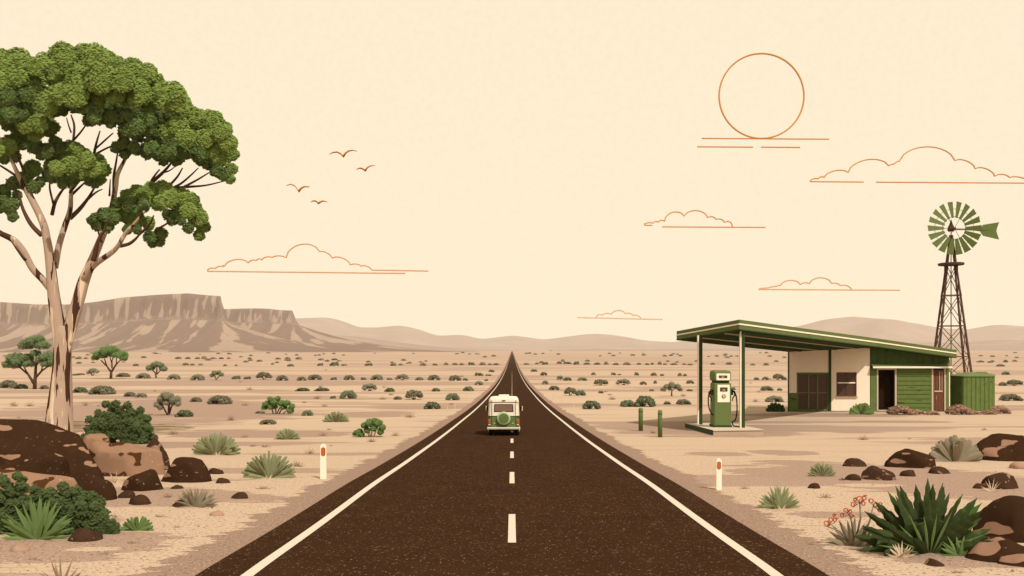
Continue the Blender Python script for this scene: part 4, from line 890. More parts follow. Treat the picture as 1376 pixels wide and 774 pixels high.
for s in (-1, 1):
    q = MB(); q.box(s * .60 - .006, s * .60 + .006, -.016, .02, .46, 1.66); q.build('door_seam', M_black, van)
    q = MB(); q.box(s * .72 - .05, s * .72 + .05, -.035, .0, .62, .83); o = q.build('tail_light', M_orange, van, bevel=.012)
    q = MB(); q.box(s * .72 - .045, s * .72 + .045, -.045, -.03, .69, .78); q.build('lens', M_red, o)
    q = MB(); q.box(s * .72 - .045, s * .72 + .045, -.03, .0, .54, .58); q.build('reflector', M_vcream, van)
    q = MB(); q.lathe([(.03, -.006), (.03, .06)], (s * .62, 0, 1.77), 'Y', 12); q.build('marker_lamp', M_orange, van)
    q = MB(); q.tube([(s * .79, 2.6, 1.25), (s * .93, 2.5, 1.28)], .018, 6); mr_ = q.build('mirror', M_black, van)
    q = MB(); q.box(s * .89 - .06, s * .89 + .06, 2.44, 2.52, 1.18, 1.42); q.build('mirror_head', M_black, mr_, bevel=.02)
    q = MB(); q.box(s * .965 - .022, s * .965 + .022, 2.42, 2.54, 1.17, 1.43); q.build('mirror_shell', M_vcream, mr_, bevel=.015)
    q = MB()
    for a, b in ((.35, 1.0), (1.1, 1.8), (1.9, 2.5)): q.box(s * .785 - .01, s * .785 + .01, a, b, 1.22, 1.58)
    q.build('side_window', M_glass, van)
    for wy in (.72, 3.3):
        q = MB(); q.lathe([(.26, -.1), (.33, -.085), (.34, 0), (.33, .085), (.26, .1)], (s * .68, wy, .335), 'X', 28); wh = q.build('wheel', M_black, van, True)
        q = MB(); q.lathe([(.2, 0), (.19, s * .02), (.08, s * .05)], (s * .775, wy, .335), 'X', 20); q.build('rim', M_vcream, wh)
q = MB(); q.box(-.83, .83, -.10, -.005, .33, .43); bp = q.build('rear_bumper', M_vcream, van, bevel=.015)
q = MB(); q.box(-.80, .80, -.105, -.09, .372, .385); q.build('trim', M_black, bp)
q = MB(); q.box(-.83, .83, 4.12, 4.2, .40, .52); q.build('front_bumper', M_vcream, van, bevel=.015)
q = MB(); q.box(-.6, .6, .2, 3.9, .24, .36); q.build('chassis', M_black, van)
q = MB(); q.tube([(-.06, -.02, .28), (-.06, .4, .29)], .03, 8); q.build('exhaust', M_black, van)
q = MB(); q.lathe([(.30, -.20), (.335, -.17), (.345, -.10), (.335, -.03), (.30, .0)], (0, 0, .88), 'Y', 36); sw = q.build('spare_wheel', mat('pale_green_tyre_cover', '#B3BF92', 1.15, .05, 5, .5, .2), van, True)
q = MB(); q.lathe([(.262, -.212), (.255, -.195)], (0, 0, .88), 'Y', 36); q.build('cover', M_green, sw)
q = MB(); q.lathe([(.165, -.222), (.175, -.205)], (0, 0, .88), 'Y', 30); q.build('cover_centre', M_fascia, sw)
q = MB(); q.box(-.09, .09, -.006, .05, 1.775, 1.80); q.build('badge', M_twig, van)
q = MB(); q.box(-.52, -.42, -.035, 0, .62, .645); q.box(.42, .52, -.035, 0, .62, .645); q.build('door_handle', M_vcream, van)
q = MB(); q.prism([(-.74, 1.03), (.74, 1.03), (.70, 1.6), (-.70, 1.6)], 2.86, 2.9); q.build('windscreen', M_glass, van)
q = MB(); q.box(-.812, .812, -.012, 4.0, .985, 1.0); q.build('waist_trim', M_dgreen, van)

# ------------------------------------------------------------------ service station
BY = 75.2
BY = depth(553.0)
gB = gz(BY)
def bx(mb, x0, x1, y0p, y1p, ya, yb):   # box from photo columns/rows in the wall plane
    a = Q(x0, y1p, BY); b = Q(x1, y0p, BY); return mb.box(a.x, b.x, ya, yb, a.z, b.z)
sx = lambda x: (x - VX) * BY / FPX
sz = lambda y: CAMZ + (HZ - y) * BY / FPX
st_ = empty('service_station', (sx(1168), BY, gB), label='low service station with skillion roof, cream wall and green boarding', cat='building')
def part(mb, name, m, parent=None, **k):
    par = parent or st_; base = Vector(par.location) if par is st_ else par['_o'] if '_o' in par else Vector((0, 0, 0))
    o = mb.build(name, m, par, loc=tuple(st_.location), **k); o.location = (0, 0, 0); return o
D8 = 8.0
# left room walls
def wallprism(x0, z0t, x1, z1t, y0, y1): return MB().prism([(x0, gB - .15), (x1, gB - .15), (x1, z1t), (x0, z0t)], y0, y1)
w = MB()
ZL, ZR = sz(473.2), sz(466.8)
# front wall with openings: built from panels (window opening 1124-1151/500-533, doors 1071-1114/501-552)
bx(w, 1060.5, 1071, 440 + 33, 528, BY, BY + .25); bx(w, 1071, 1114, 473.3, 500.5, BY, BY + .25)
bx(w, 1117, 1124.5, 472, 556, BY, BY + .25); bx(w, 1151.5, 1169.5, 472, 556, BY, BY + .25); bx(w, 1124.5, 1151.5, 472, 500.3, BY, BY + .25); bx(w, 1124.5, 1151.5, 533, 556, BY, BY + .25)
w.prism([(sx(1060.5), sz(473.3)), (sx(1114), sz(473.3)), (sx(1114), sz(470.4)), (sx(1060.5), sz(473.25))], BY, BY + .25)
w.prism([(sx(1117), sz(472)), (sx(1169.5), sz(472)), (sx(1169.5), sz(466.6)), (sx(1117), sz(470))], BY, BY + .25)
XB = (1063 - VX) * (BY + D8) / FPX
w.add([(sx(1060.5), BY + .25, gB - .1), (sx(1060.5) + .2, BY + .25, gB - .1), (XB + .2, BY + D8, gB - .1), (XB, BY + D8, gB - .1), (sx(1060.5), BY + .25, sz(473.5)), (sx(1060.5) + .2, BY + .25, sz(473.5)), (XB + .2, BY + D8, sz(473.5)), (XB, BY + D8, sz(473.5))], [(0, 1, 2, 3), (7, 6, 5, 4), (0, 4, 5, 1), (1, 5, 6, 2), (2, 6, 7, 3), (3, 7, 4, 0)])
w.box(XB, sx(1169.5), BY + D8, BY + D8 + .2, gB - .1, sz(473.5))
part(w, 'wall', M_wall)
w = MB(); bx(w, 1060.3, 1071, 528, 554, BY - .012, BY + .24); bx(w, 1060.2, 1071, 540, 541, BY - .02, BY); part(w, 'dado', M_board)
w = MB(); bx(w, 1114, 1117, 470.0, 554, BY - .10, BY + .26); part(w, 'pillar', M_dgreen)
w = MB(); bx(w, 1059.5, 1060.8, 473, 554, BY - .03, BY + .1); part(w, 'corner_post', M_dgreen)
w = MB(); bx(w, 1060, 1170, 552.2, 556, BY - .06, BY + .02); part(w, 'plinth', M_dgreen)
# glass doors
w = MB()
for a, b in ((1071, 1073), (1086, 1088), (1098, 1100), (1112.5, 1114)): bx(w, a, b, 502.5, 551, BY + .0, BY + .12)
bx(w, 1071, 1114, 500.5, 502.7, BY - .02, BY + .14); bx(w, 1071, 1114, 550, 552.5, BY - .0, BY + .14)
gd = part(w, 'glass_door', M_green)
w = MB(); bx(w, 1073, 1112.5, 527, 528.4, BY + .02, BY + .07); bx(w, 1086.6, 1087.5, 503, 550, BY - .012, BY - .002); part(w, 'door_rail', M_twig_l, gd)
for a, b in ((1073, 1086), (1088, 1098), (1100, 1112.5)):
    w = MB(); bx(w, a, b, 502.7, 550, BY + .07, BY + .1); part(w, 'pane', M_glass, gd)
# window
w = MB()
for a, b, c, d in ((1124.5, 1126, 500.3, 533), (1150, 1151.5, 500.3, 533), (1126, 1150, 500.3, 501.7), (1126, 1150, 531.4, 533)): bx(w, a, b, c, d, BY - .02, BY + .1)
wf = part(w, 'window', M_brownwood)
w = MB(); bx(w, 1126, 1150, 501.7, 531.4, BY + .06, BY + .09); part(w, 'pane', M_glass, wf)
w = MB(); bx(w, 1126, 1150, 513.6, 515.2, BY + .0, BY + .05); part(w, 'glazing_bar', M_cream, wf)
w = MB(); bx(w, 1137.6, 1138.4, 501.7, 513.6, BY + .02, BY + .05); bx(w, 1137.6, 1138.4, 515.2, 531.4, BY + .02, BY + .05); part(w, 'mullion', M_iron, wf)
w = MB(); bx(w, 1123.5, 1152.5, 533, 534.3, BY - .12, BY + .05); part(w, 'sill', M_concs, wf)
# right boarded part
w = MB()
cols = [1170.3, 1180, 1189, 1197.5, 1208, 1220.5, 1232, 1241, 1252, 1263, 1276]
def roofy(px): return 465.2 + (px - 1168) * (480.8 - 465.2) / 118
for a, b in zip(cols, cols[1:]):
    w.prism([(sx(a) + .012, sz(491)), (sx(b) - .012, sz(491)), (sx(b) - .012, sz(roofy(b))), (sx(a) + .012, sz(roofy(a)))], BY + rng.uniform(-.012, .012), BY + .2)
part(w, 'upper_boarding', M_dgreen if False else mat('green_vertical_boards', '#4E5E32', 1.15, .14, 2, spots=[('#2C4726', 1.1, (3, 3, .5), .62, .05)]))
w = MB(); 
y = 494.5; hs = []
while y < 551:
    bx(w, 1206, 1252, y, y + 5.6, BY, BY + .12)
    a = Q(1206, y + 5.6, BY); b = Q(1252, y, BY)
    w.prism([(a.x, a.z + .03), (b.x, a.z + .03), (b.x, a.z + .10), (a.x, a.z + .10)], BY - .035, BY + .0)
    y += 6.0
part(w, 'siding', M_board)
w = MB(); bx(w, 1206, 1252, 494, 553, BY + .12, BY + .2); bx(w, 1203, 1206, 550, 554, BY - .02, BY + .2); bx(w, 1170, 1277, 552.5, 556, BY - .05, BY + .1); part(w, 'siding_backing', M_dgreen)
w = MB(); bx(w, 1170.3, 1178.5, 494.5, 552.5, BY - .01, BY + .2); part(w, 'corner_board', M_board); w = MB(); bx(w, 1271, 1277, 494.5, 552.5, BY - .01, BY + .2); part(w, 'corner_board', M_board)
w = MB(); bx(w, 1275.6, 1276.6, 500, 552.5, BY - .03, BY - .01); part(w, 'downpipe', M_cream)
# awning ledge
aw = MB(); A0, A1 = sx(1170.5), sx(1276.5)
aw.add([(A0, BY - .45, sz(492.4)), (A1, BY - .45, sz(492.4)), (A1, BY + .02, sz(488.6)), (A0, BY + .02, sz(488.6)), (A0, BY - .45, sz(493.2)), (A1, BY - .45, sz(493.2)), (A1, BY + .02, sz(490.4)), (A0, BY + .02, sz(490.4))],
       [(0, 1, 2, 3), (7, 6, 5, 4), (0, 4, 5, 1), (1, 5, 6, 2), (2, 6, 7, 3), (3, 7, 4, 0)]); awo = part(aw, 'awning', M_green)
w = MB(); w.box(A0, A1, BY - .49, BY - .453, sz(494.6), sz(492.2)); part(w, 'gutter', M_cream, awo)
# doorway
w = MB(); bx(w, 1178.5, 1180.5, 497, 552, BY - .04, BY + .1); bx(w, 1203, 1205.2, 497, 552, BY - .04, BY + .1); bx(w, 1178.5, 1205.2, 494.8, 497, BY - .04, BY + .1); bx(w, 1180.5, 1203, 550.8, 552.2, BY - .08, BY + .1)
dr = part(w, 'doorway', M_conc)
w = MB(); bx(w, 1180.5, 1203, 497, 550.8, BY + .9, BY + .95); bx(w, 1180.4, 1180.7, 497, 550.8, BY + .1, BY + .9); bx(w, 1202.8, 1203.1, 497, 550.8, BY + .1, BY + .9); bx(w, 1180.5, 1203, 496.8, 497.1, BY + .1, BY + .9); bx(w, 1180.5, 1203, 550.6, 551, BY + .1, BY + .9)
part(w, 'dark_interior', M_dark, dr)
# plank door
w = MB(); xs_ = [1254.5, 1258, 1261.5, 1265.2, 1269]
for a, b in zip(xs_, xs_[1:]): bx(w, a + .15, b - .15, 497, 552.3, BY + .02 + rng.uniform(0, .02), BY + .1)
pd = part(w, 'plank_door', M_brownwood)
w = MB(); bx(w, 1252.2, 1254.3, 495, 552.3, BY - .05, BY + .1); bx(w, 1269.2, 1271, 495, 552.3, BY - .05, BY + .1); part(w, 'door_frame', M_conc, pd)
w = MB(); bx(w, 1256, 1267, 525, 526.6, BY - .01, BY + .02); bx(w, 1262.8, 1263.6, 499, 525, BY - .005, BY + .015); bx(w, 1266, 1266.6, 499, 525, BY - .005, BY + .015); part(w, 'pale_batten', M_conc, pd)
# side and back walls of boarded part
w = MB(); w.box(sx(1276.4), sx(1276.4) + .15, BY + .2, BY + D8, gB - .1, sz(483.5)); w.box(sx(1170), sx(1276), BY + D8, BY + D8 + .15, gB - .1, sz(483.5)); part(w, 'side_wall', M_board); w = MB(); w.box(sx(1169.4), sx(1170.2), BY + .0, BY + .3, gB - .1, sz(467)); part(w, 'corner_post', M_dgreen)
# roof
OV = 1.15
def PT(px, py, Y): return Q(px, py, Y)
NA = 43.6
A = (PT(994, 443.4, NA), PT(994, 429.4, NA)); Bp = (PT(1181, 466.9, BY - OV), PT(1181, 455.0, BY - OV)); E = (PT(1286, 481, BY - OV), PT(1286, 470.2, BY - OV))
Dd = (PT(909.7, 457.2, 51.5), PT(909.7, 445, 51.5)); Cc = (PT(1060.5, 473.0, BY), PT(1060.5, 461, BY))
back = Vector((0, D8 + .6, 0))
Cb = (Cc[0] + back, Cc[1] + back); Bb = (Bp[0] + back, Bp[1] + back); Eb = (E[0] + back, E[1] + back - Vector((0, 0, .12)))
_cx = Vector((Cc[0].x * (Cb[0].y / Cc[0].y) + .1 - Cb[0].x, 0, 0)); Cb = (Cb[0] + _cx, Cb[1] + _cx)
def slab(mb, ring):  # ring of (bottom, top)
    n = len(ring); v = [tuple(r[0]) for r in ring] + [tuple(r[1]) for r in ring]
    mb.add(v, [(0, 2, 1), (0, 3, 2)] if n == 4 else [(0, 2, 1)]); mb.add(v, [(n, n + 1, n + 2), (n, n + 2, n + 3)] if n == 4 else [(3, 4, 5)])
rf = MB()
ring = [A, Bp, E, Eb, Bb, Cb, Cc, Dd]; V = [tuple(r[0]) for r in ring] + [tuple(r[1]) for r in ring]; n = 8
tri = [(0, 1, 6), (0, 6, 7), (1, 2, 3), (1, 3, 4), (1, 4, 5), (1, 5, 6)]
rf.add(V, [(a, c, b) for a, b, c in tri] + [(a + n, b + n, c + n) for a, b, c in tri]); rf.cur = 1
rf.add(V, [(i, (i + 1) % n, (i + 1) % n + n, i + n) for i in range(n)])
roof = part(rf, 'roof', [mat('dark_green_soffit', '#3B4B2B', .95, .1, 2), M_fascia])
def strip(mb, a, b, f0, f1, out):   # proud strip on a fascia from a to b
    d = (b[0] - a[0]); nrm = Vector((d.y, -d.x, 0)).normalized() * out
    p = [a[1].lerp(a[0], f0) + nrm, b[1].lerp(b[0], f0) + nrm, b[1].lerp(b[0], f1) + nrm, a[1].lerp(a[0], f1) + nrm]; q2 = [x - nrm * .9 for x in p]
    mb.add([tuple(x) for x in p + q2], [(0, 3, 2, 1), (4, 5, 6, 7), (0, 1, 5, 4), (1, 2, 6, 5), (2, 3, 7, 6), (3, 0, 4, 7)])
w = MB()
for a, b in ((A, Bp), (Bp, E), (Dd, A)): strip(w, a, b, .36, .50, .03)
part(w, 'fascia_stripe', M_cream, roof)
w = MB()
for a, b in ((A, Bp), (Bp, E), (Dd, A)): strip(w, a, b, .90, 1.0, .02)
part(w, 'drip_edge', M_dgreen, roof)
w = MB(); w2 = MB()
for i, t in enumerate((.06, .22, .42, .62, .82)):
    a = A[0].lerp(Dd[0], t) + Vector((.15, .3, -.05)); b = a.lerp(Bp[0].lerp(Cc[0], t) + Vector((0, 0, -.05)), .95); 
    (w if i in (1, 3) else w2).tube([a, b], .045 if i in (1, 3) else .075, 4)
part(w, 'ceiling_batten', M_tuftp, roof)
part(w2, 'ceiling_beam', M_dgreen, roof)

# island and canopy posts, pump
isl = empty('pump_island', G(975, 583), label='raised pale concrete pump island with green painted left side', cat='pump island')
def GP(px, py): return G(px, py)
F_, R_, L_ = GP(959, 585), GP(1026, 584), GP(921, 574.6); B_ = L_ + (R_ - F_)
z0 = min(gz(F_.y), gz(L_.y)); H_ = .27
def isl_poly(k, top, bot):
    c = (F_ + R_ + L_ + B_) / 4; P = [c + (p - c) * k for p in (F_, R_, B_, L_)]
    return [(p.x, p.y, gz(p.y) + bot) for p in P] + [(p.x, p.y, gz(p.y) + top) for p in P]
fcs = [(0, 1, 5, 4), (1, 2, 6, 5), (2, 3, 7, 6), (3, 0, 4, 7), (4, 5, 6, 7), (3, 2, 1, 0)]
w = MB(); w.add(isl_poly(1, H_ - .05, -.3), fcs); w.m[3] = 1; w.m[2] = 0
o = part_at(w, 'kerb', [M_concs, M_dgreen], isl, False)
w = MB(); w.add(isl_poly(1.012, H_, H_ - .048), fcs); w.m[3] = 1; part_at(w, 'slab', [M_conc, M_dgreen], isl, False)
for (px, pyb, Yp, tp, pname) in ((997.7, 575, 44.6, 0, 'front'), (940.8, 571, 48.0, 0, 'rear')):
    X = (px - VX) * Yp / FPX; zb = gz(Yp) + H_ - .02; hw = 3.1 * Yp / FPX
    # height of canopy underside here (plane A, Bp, Dd)
    nrm = (Bp[0] - A[0]).cross(Dd[0] - A[0]); zt = A[0].z - ((X - A[0].x) * nrm.x + (Yp - A[0].y) * nrm.y) / nrm.z
    po = empty('canopy_post', (X, Yp, zb), label=('front' if pname == 'front' else 'rear') + ' square green canopy post with cream left edge on the pump island', cat='post')
    q = MB(); q.box(-hw * .5, hw, -.11, .11, 0, zt - zb + .05); q.build('post', M_dgreen, po)
    q = MB(); q.box(-hw, -hw * .5 - .003, -.11, .11, 0, zt - zb + .05); q.build('cream_strip', M_cream, po)
PY = 44.9; k = PY / FPX; pz = gz(PY) + H_
pump = empty('fuel_pump', ((971.5 - VX) * k, PY, pz), label='vintage green fuel pump with cream dials and black hoses on the island', cat='fuel pump')
W2 = 12.0 * k
def px2(x): return (x - 972.5) * k
def pz2(y): return (576.0 - y) * k
def rbox(name, x0, x1, y0, y1, z0, z1, m, par, bev=.06, bsm=3): q = MB(); q.box(x0, x1, y0, y1, z0, z1); return q.build(name, m, par, bevel=bev)
body = rbox('body', px2(961.2), px2(984.5), 0, .95, .05, pz2(516.5), M_green, pump, .07)
rbox('base', px2(960.3), px2(985.2), -.04, 1.0, 0, .12, M_dgreen, pump, .02)
rbox('neck', px2(963), px2(982), .1, .85, pz2(517), pz2(513), M_dgreen, pump, .0)
head = rbox('head', px2(960.2), px2(984.3), -.05, .98, pz2(514), pz2(500), M_green, pump, .13)
hp = rbox('head_panel', px2(963.8), px2(982.2), -.075, -.03, pz2(512.8), pz2(503.8), M_cream, head, .03)
rbox('display', px2(967), px2(978.3), -.09, -.07, pz2(509.8), pz2(506.2), M_iron, hp, .02)
rbox('display_figure', px2(970.5), px2(974), -.1, -.088, pz2(509), pz2(507.8), M_tuftp, hp, .0)
fp = rbox('front_panel', px2(965.4), px2(982), -.03, .02, pz2(542.5), pz2(518.8), M_cream, pump, .025)
rbox('gauge', px2(968.8), px2(979), -.045, -.025, pz2(527.8), pz2(522.2), M_iron, fp, .05)
q = MB(); q.lathe([(2.0 * k, -.052), (2.0 * k, -.04)], (px2(973.9), 0, pz2(526.2)), 'Y', 24); q.build('dial', M_tuft, fp)
q = MB(); q.lathe([(2.9 * k, -.045), (2.9 * k, -.02)], (px2(973.8), 0, pz2(534.3)), 'Y', 24); bd = q.build('badge', mat('badge_brown', '#9A6A4A', 1.1, .1, 9), fp)
q = MB(); q.prism([(px2(973.8) + a * k, pz2(534.3) + b * k) for a, b in ((-1.7, 1.1), (-.6, -1.9), (.6, -1.9), (1.7, 1.1), (.8, 2), (-.8, 2))], -.058, -.044); q.build('emblem', M_tuftp, bd)
for s, xe in ((1, 984.5), (-1, 961.2)):
    q = MB(); xh = px2(xe); y_ = .3
    q.box(xh - (.02 if s > 0 else .16), xh + (.16 if s > 0 else .02), y_ - .06, y_ + .06, pz2(533), pz2(525.5)); nh = q.build('nozzle_holder', M_black if s > 0 else M_twig, pump, bevel=.02)
    q = MB(); q.tube([(xh + s * .05, y_ - .1, pz2(526)), (xh + s * .22, y_ - .1, pz2(529)), (xh + s * .24, y_ - .1, pz2(533))], [.05, .055, .04], 8); q.tube([(xh + s * .24, y_ - .1, pz2(533)), (xh + s * .12, y_ - .1, pz2(537)), (xh + s * .1, y_ - .1, pz2(541))], [.04, .03, .02], 8)
    q.build('nozzle', M_black, nh, True)
    if s > 0: P = [(xh + .18, y_ - .1, pz2(527)), (xh + .30, y_ - .12, pz2(534)), (xh + .34, y_ - .14, pz2(545)), (xh + .33, y_ - .16, pz2(556)), (xh + .24, y_ - .2, pz2(566)), (xh + .08, y_ - .2, pz2(569)), (xh + .12, y_ - .24, .09), (xh + .3, y_ - .3, .06), (xh + .5, y_ - .34, .05)]
    else: P = [(xh - .14, y_ - .1, pz2(526)), (xh - .26, y_ - .12, pz2(533)), (xh - .28, y_ - .12, pz2(543)), (xh - .2, y_ - .1, pz2(553)), (xh - .02, y_ - .05, pz2(560))]
    q = MB(); PP = []
    for i in range(len(P) - 1):
        a_, b_, c_, d_ = (Vector(P[max(i - 1, 0)]), Vector(P[i]), Vector(P[i + 1]), Vector(P[min(i + 2, len(P) - 1)]))
        for t in (0, .25, .5, .75): PP.append(.5 * (2 * b_ + (c_ - a_) * t + (2 * a_ - 5 * b_ + 4 * c_ - d_) * t * t + (3 * b_ - a_ - 3 * c_ + d_) * t ** 3))
    PP.append(Vector(P[-1])); q.tube(PP, .035, 8); q.build('hose', M_black, pump, True)

# water tank
TK = BY + 2.3; kt = TK / FPX; tx = (1307.5 - VX) * kt
tank = empty('water_tank', (tx, TK, gz(TK)), label='ribbed green water tank with shallow conical lid beside the station', cat='water tank')
zt = CAMZ + (HZ - 505.0) * kt - gz(TK)
def PTK(px, Y): return ((px - VX) * Y / FPX - tx, Y - TK)
cor = [PTK(1276.5, TK + .5), PTK(1294.5, TK - 1.9), PTK(1336.5, TK - 1.6), PTK(1337.5, TK + 2.2), PTK(1290, TK + 2.4)]
cor.insert(0, cor.pop())
ring = []
nC = len(cor)
for i in range(nC):                      # rounded corners
    p0, p1, p2 = (Vector(cor[i - 1]), Vector(cor[i]), Vector(cor[(i + 1) % nC])); a = p1 + (p0 - p1).normalized() * .28; b = p1 + (p2 - p1).normalized() * .28
    for t in (0, .33, .66, 1): ring.append(a * (1 - t) ** 2 + p1 * 2 * t * (1 - t) + b * t * t)
fine = []
for i in range(len(ring)):
    a, b = ring[i], ring[(i + 1) % len(ring)]; n_ = max(1, round((b - a).length / .062))
    for k_ in range(n_): fine.append(a.lerp(b, k_ / n_))
ctr = sum(fine, Vector((0, 0))) / len(fine); V = []; n_ = len(fine)
for z in (-.15, zt):
    for i, p in enumerate(fine):
        s_ = 1 - (.026 if i % 7 == 0 else 0); V.append(((ctr + (p - ctr) * s_).x, (ctr + (p - ctr) * s_).y, z))
q = MB(); q.add(V, [(i, (i + 1) % n_, (i + 1) % n_ + n_, i + n_) for i in range(n_)]); q.build('tank_wall', M_board, tank)
q = MB(); V = []; m_ = len(ring)
for sc2, z in ((1.02, zt - .07), (1.035, zt + .03), (.96, zt + .09), (.45, zt + .30), (.12, zt + .33)):
    for p in ring: c2 = ctr + (p - ctr) * sc2; V.append((c2.x, c2.y, z))
q.add(V, [(j * m_ + i, j * m_ + (i + 1) % m_, (j + 1) * m_ + (i + 1) % m_, (j + 1) * m_ + i) for j in range(4) for i in range(m_)] + [tuple(4 * m_ + i for i in range(m_))]); ld = q.build('lid', M_green, tank)
q = MB(); q.lathe([(.5, .0), (.5, .06), (.42, .09)], (ctr.x + .3, ctr.y - .5, zt + .27), seg=24); q.build('hatch', M_fanlt, ld)

# windmill
WY = 92.0; kw = WY / FPX; wx = (1278.5 - VX) * kw; wg = gz(WY); hub = CAMZ + (HZ - 308) * kw - wg
wm_ = empty('windmill', (wx, WY, wg), label='tall green-bladed windmill on a dark lattice tower behind the station', cat='windmill')
def zw(y): return CAMZ + (HZ - y) * kw - wg
rot = math.radians(27); cc = [(math.cos(rot + math.pi / 2 * i), math.sin(rot + math.pi / 2 * i)) for i in range(4)]
def rad(y): return float(np.interp(y, [318, 356, 498, 560], [1.5, 9.5, 28.0, 36])) * kw
for i in range(4):
    q = MB(); q.tube([(cc[i][0] * rad(556), cc[i][1] * rad(556), -.3), (cc[i][0] * rad(316), cc[i][1] * rad(316), zw(316))], [.14, .10], 4); q.build('leg', M_iron, wm_)
q = MB(); lv = [356, 397, 438, 479, 520]
for y in lv[1:]:
    for i in range(4):
        a, b = cc[i], cc[(i + 1) % 4]; q.tube([(a[0] * rad(y), a[1] * rad(y), zw(y)), (b[0] * rad(y), b[1] * rad(y), zw(y))], .065, 4)
q.build('horizontal_brace', M_iron, wm_)
q = MB()
for y0_, y1_ in zip(lv, lv[1:] + []):
    for i in range(4):
        a, b = cc[i], cc[(i + 1) % 4]
        q.tube([(a[0] * rad(y0_), a[1] * rad(y0_), zw(y0_)), (b[0] * rad(y1_), b[1] * rad(y1_), zw(y1_))], .04, 4)
        q.tube([(b[0] * rad(y0_), b[1] * rad(y0_), zw(y0_)), (a[0] * rad(y1_), a[1] * rad(y1_), zw(y1_))], .04, 4)
q.build('cross_brace', M_iron, wm_)
q = MB(); q.lathe([(15.5 * kw, zw(356.5)), (16 * kw, zw(355)), (16 * kw, zw(353.8)), (15 * kw, zw(353.5))], seg=32); q.build('platform', M_iron, wm_)
q = MB(); q.tube([(0, 0, .2), (0, 0, zw(312))], .05, 6); q.build('pump_rod', M_iron, wm_)
q = MB(); q.lathe([(3.6 * kw, zw(311)), (4.6 * kw, zw(309)), (3.8 * kw, zw(305)), (2.0 * kw, zw(301)), (.8 * kw, zw(296.5)), (.2 * kw, zw(295))], seg=16); q.build('gearbox', M_iron, wm_, True)
wy = -.75
q = MB()
nb = 18; cz = zw(308)
rot0 = MB()
wheel = None
for i in range(nb):
    a = 2 * math.pi * (i + .5) / nb; q2 = MB()
    r0, r1 = 14 * kw, 35.5 * kw; h0, h1 = 1.8 * kw, 4.35 * kw; tw = math.radians(16)
    def W(r, t):  # radial, tangential
        yy = t * math.sin(tw); t2 = t * math.cos(tw); return (r * math.sin(a) + t2 * math.cos(a), wy + yy, cz + r * math.cos(a) - t2 * math.sin(a))
    pts = [W(r0, -h0), W(r0, h0), W(r1, h1), W(r1, -h1)]; bk = [(x, y + .03, z) for x, y, z in pts]
    q2.add(pts + bk, [(0, 1, 2, 3), (7, 6, 5, 4), (0, 4, 5, 1), (1, 5, 6, 2), (2, 6, 7, 3), (3, 7, 4, 0)]); q2.build('blade', M_fascia, wm_)
q = MB()
for r, th in ((26 * kw, .022), (15.5 * kw, .03)):
    q.tube([(r * math.cos(2 * math.pi * i / 48), wy + .12, cz + r * math.sin(2 * math.pi * i / 48)) for i in range(48)], th, 6, closed=True)
q.build('wheel_ring', M_iron, wm_, True)
q = MB()
for i in range(6):
    a = 2 * math.pi * i / 6 + .0; q.tube([(0, wy + .05, cz), (16 * kw * math.cos(a), wy + .12, cz + 16 * kw * math.sin(a))], .025, 5)
q.tube([(0, wy - .1, cz), (0, .1, cz)], .12, 8); q.build('hub', M_iron, wm_)
q = MB(); q.tube([(.2, .1, cz), (42 * kw, .25, zw(309))], .07, 6); q.tube([(42 * kw, .25, zw(309)), (64 * kw, .3, zw(309))], .03, 5); q.build('tail_boom', M_iron, wm_)
q = MB(); q.prism([(39.5 * kw, zw(309)), (45 * kw, zw(316.5)), (66.5 * kw, zw(321.5)), (62.5 * kw, zw(309.5)), (66.5 * kw, zw(298)), (45 * kw, zw(301.5))], .26, .30); q.build('tail_vane', M_fascia, wm_)

# ------------------------------------------------------------------ birds
def bird(px, py, pts, label):
    """pts: wing stroke in photo px relative to the body; thick at the body, thin at tips"""
    Y = 95.0; k = Y / FPX; c = Q(px, py, Y); q = MB()
    n = len(pts); mid = pts.index((0, 0)); P = []; R = []
    V = []; 
    for i, (x, y) in enumerate(pts):
        t = 1 - abs(i - mid) / max(mid, n - 1 - mid); P.append((x * k, (1 - t) * .5, -y * k)); R.append(t)
    # wings as thin tapering foils: chord along depth, thickness vertical
    for (x, y, z), t in zip(P, R):
        th = (.55 + 1.5 * t ** .9) * k; ch = .12 + .3 * t
        V += [(x, y - ch, z), (x, y, z + th * .5), (x, y + ch, z), (x, y, z - th * .9)]
    F = []
    for i in range(n - 1):
        for j in range(4): F.append((i * 4 + j, i * 4 + (j + 1) % 4, (i + 1) * 4 + (j + 1) % 4, (i + 1) * 4 + j))
    F += [(3, 2, 1, 0), tuple((n - 1) * 4 + j for j in range(4))]
    q.add(V, F); o = q.build('bird', M_bird, None, True); o.location = c
    tag(o, label=label, cat='bird')
bird(462, 210, [(-20, -4), (-15, -6.2), (-9, -6.6), (-4, -4), (0, 0), (3, -5), (7, -8.2), (12, -9.3), (17, -8.3)], 'highest and largest orange bird with both wings spread')
bird(491.5, 229, [(-13, -2.5), (-9, -4), (-5, -3.5), (0, 0), (2.5, -4.5), (6, -7), (12, -8)], 'orange bird at the right of the flock with one raised wing')
bird(402, 257, [(-18, -9), (-12, -10.5), (-6, -8), (-2, -3), (0, 0), (3, -4.5), (7, -7), (13, -7)], 'orange bird at the left of the flock with a long raised left wing')
bird(428.5, 273, [(-11.5, -2.5), (-8, -4), (-4, -3.5), (0, 0), (4, -3.2), (7, -3.8), (11, -2.5)], 'lowest and smallest orange bird over the long cloud')

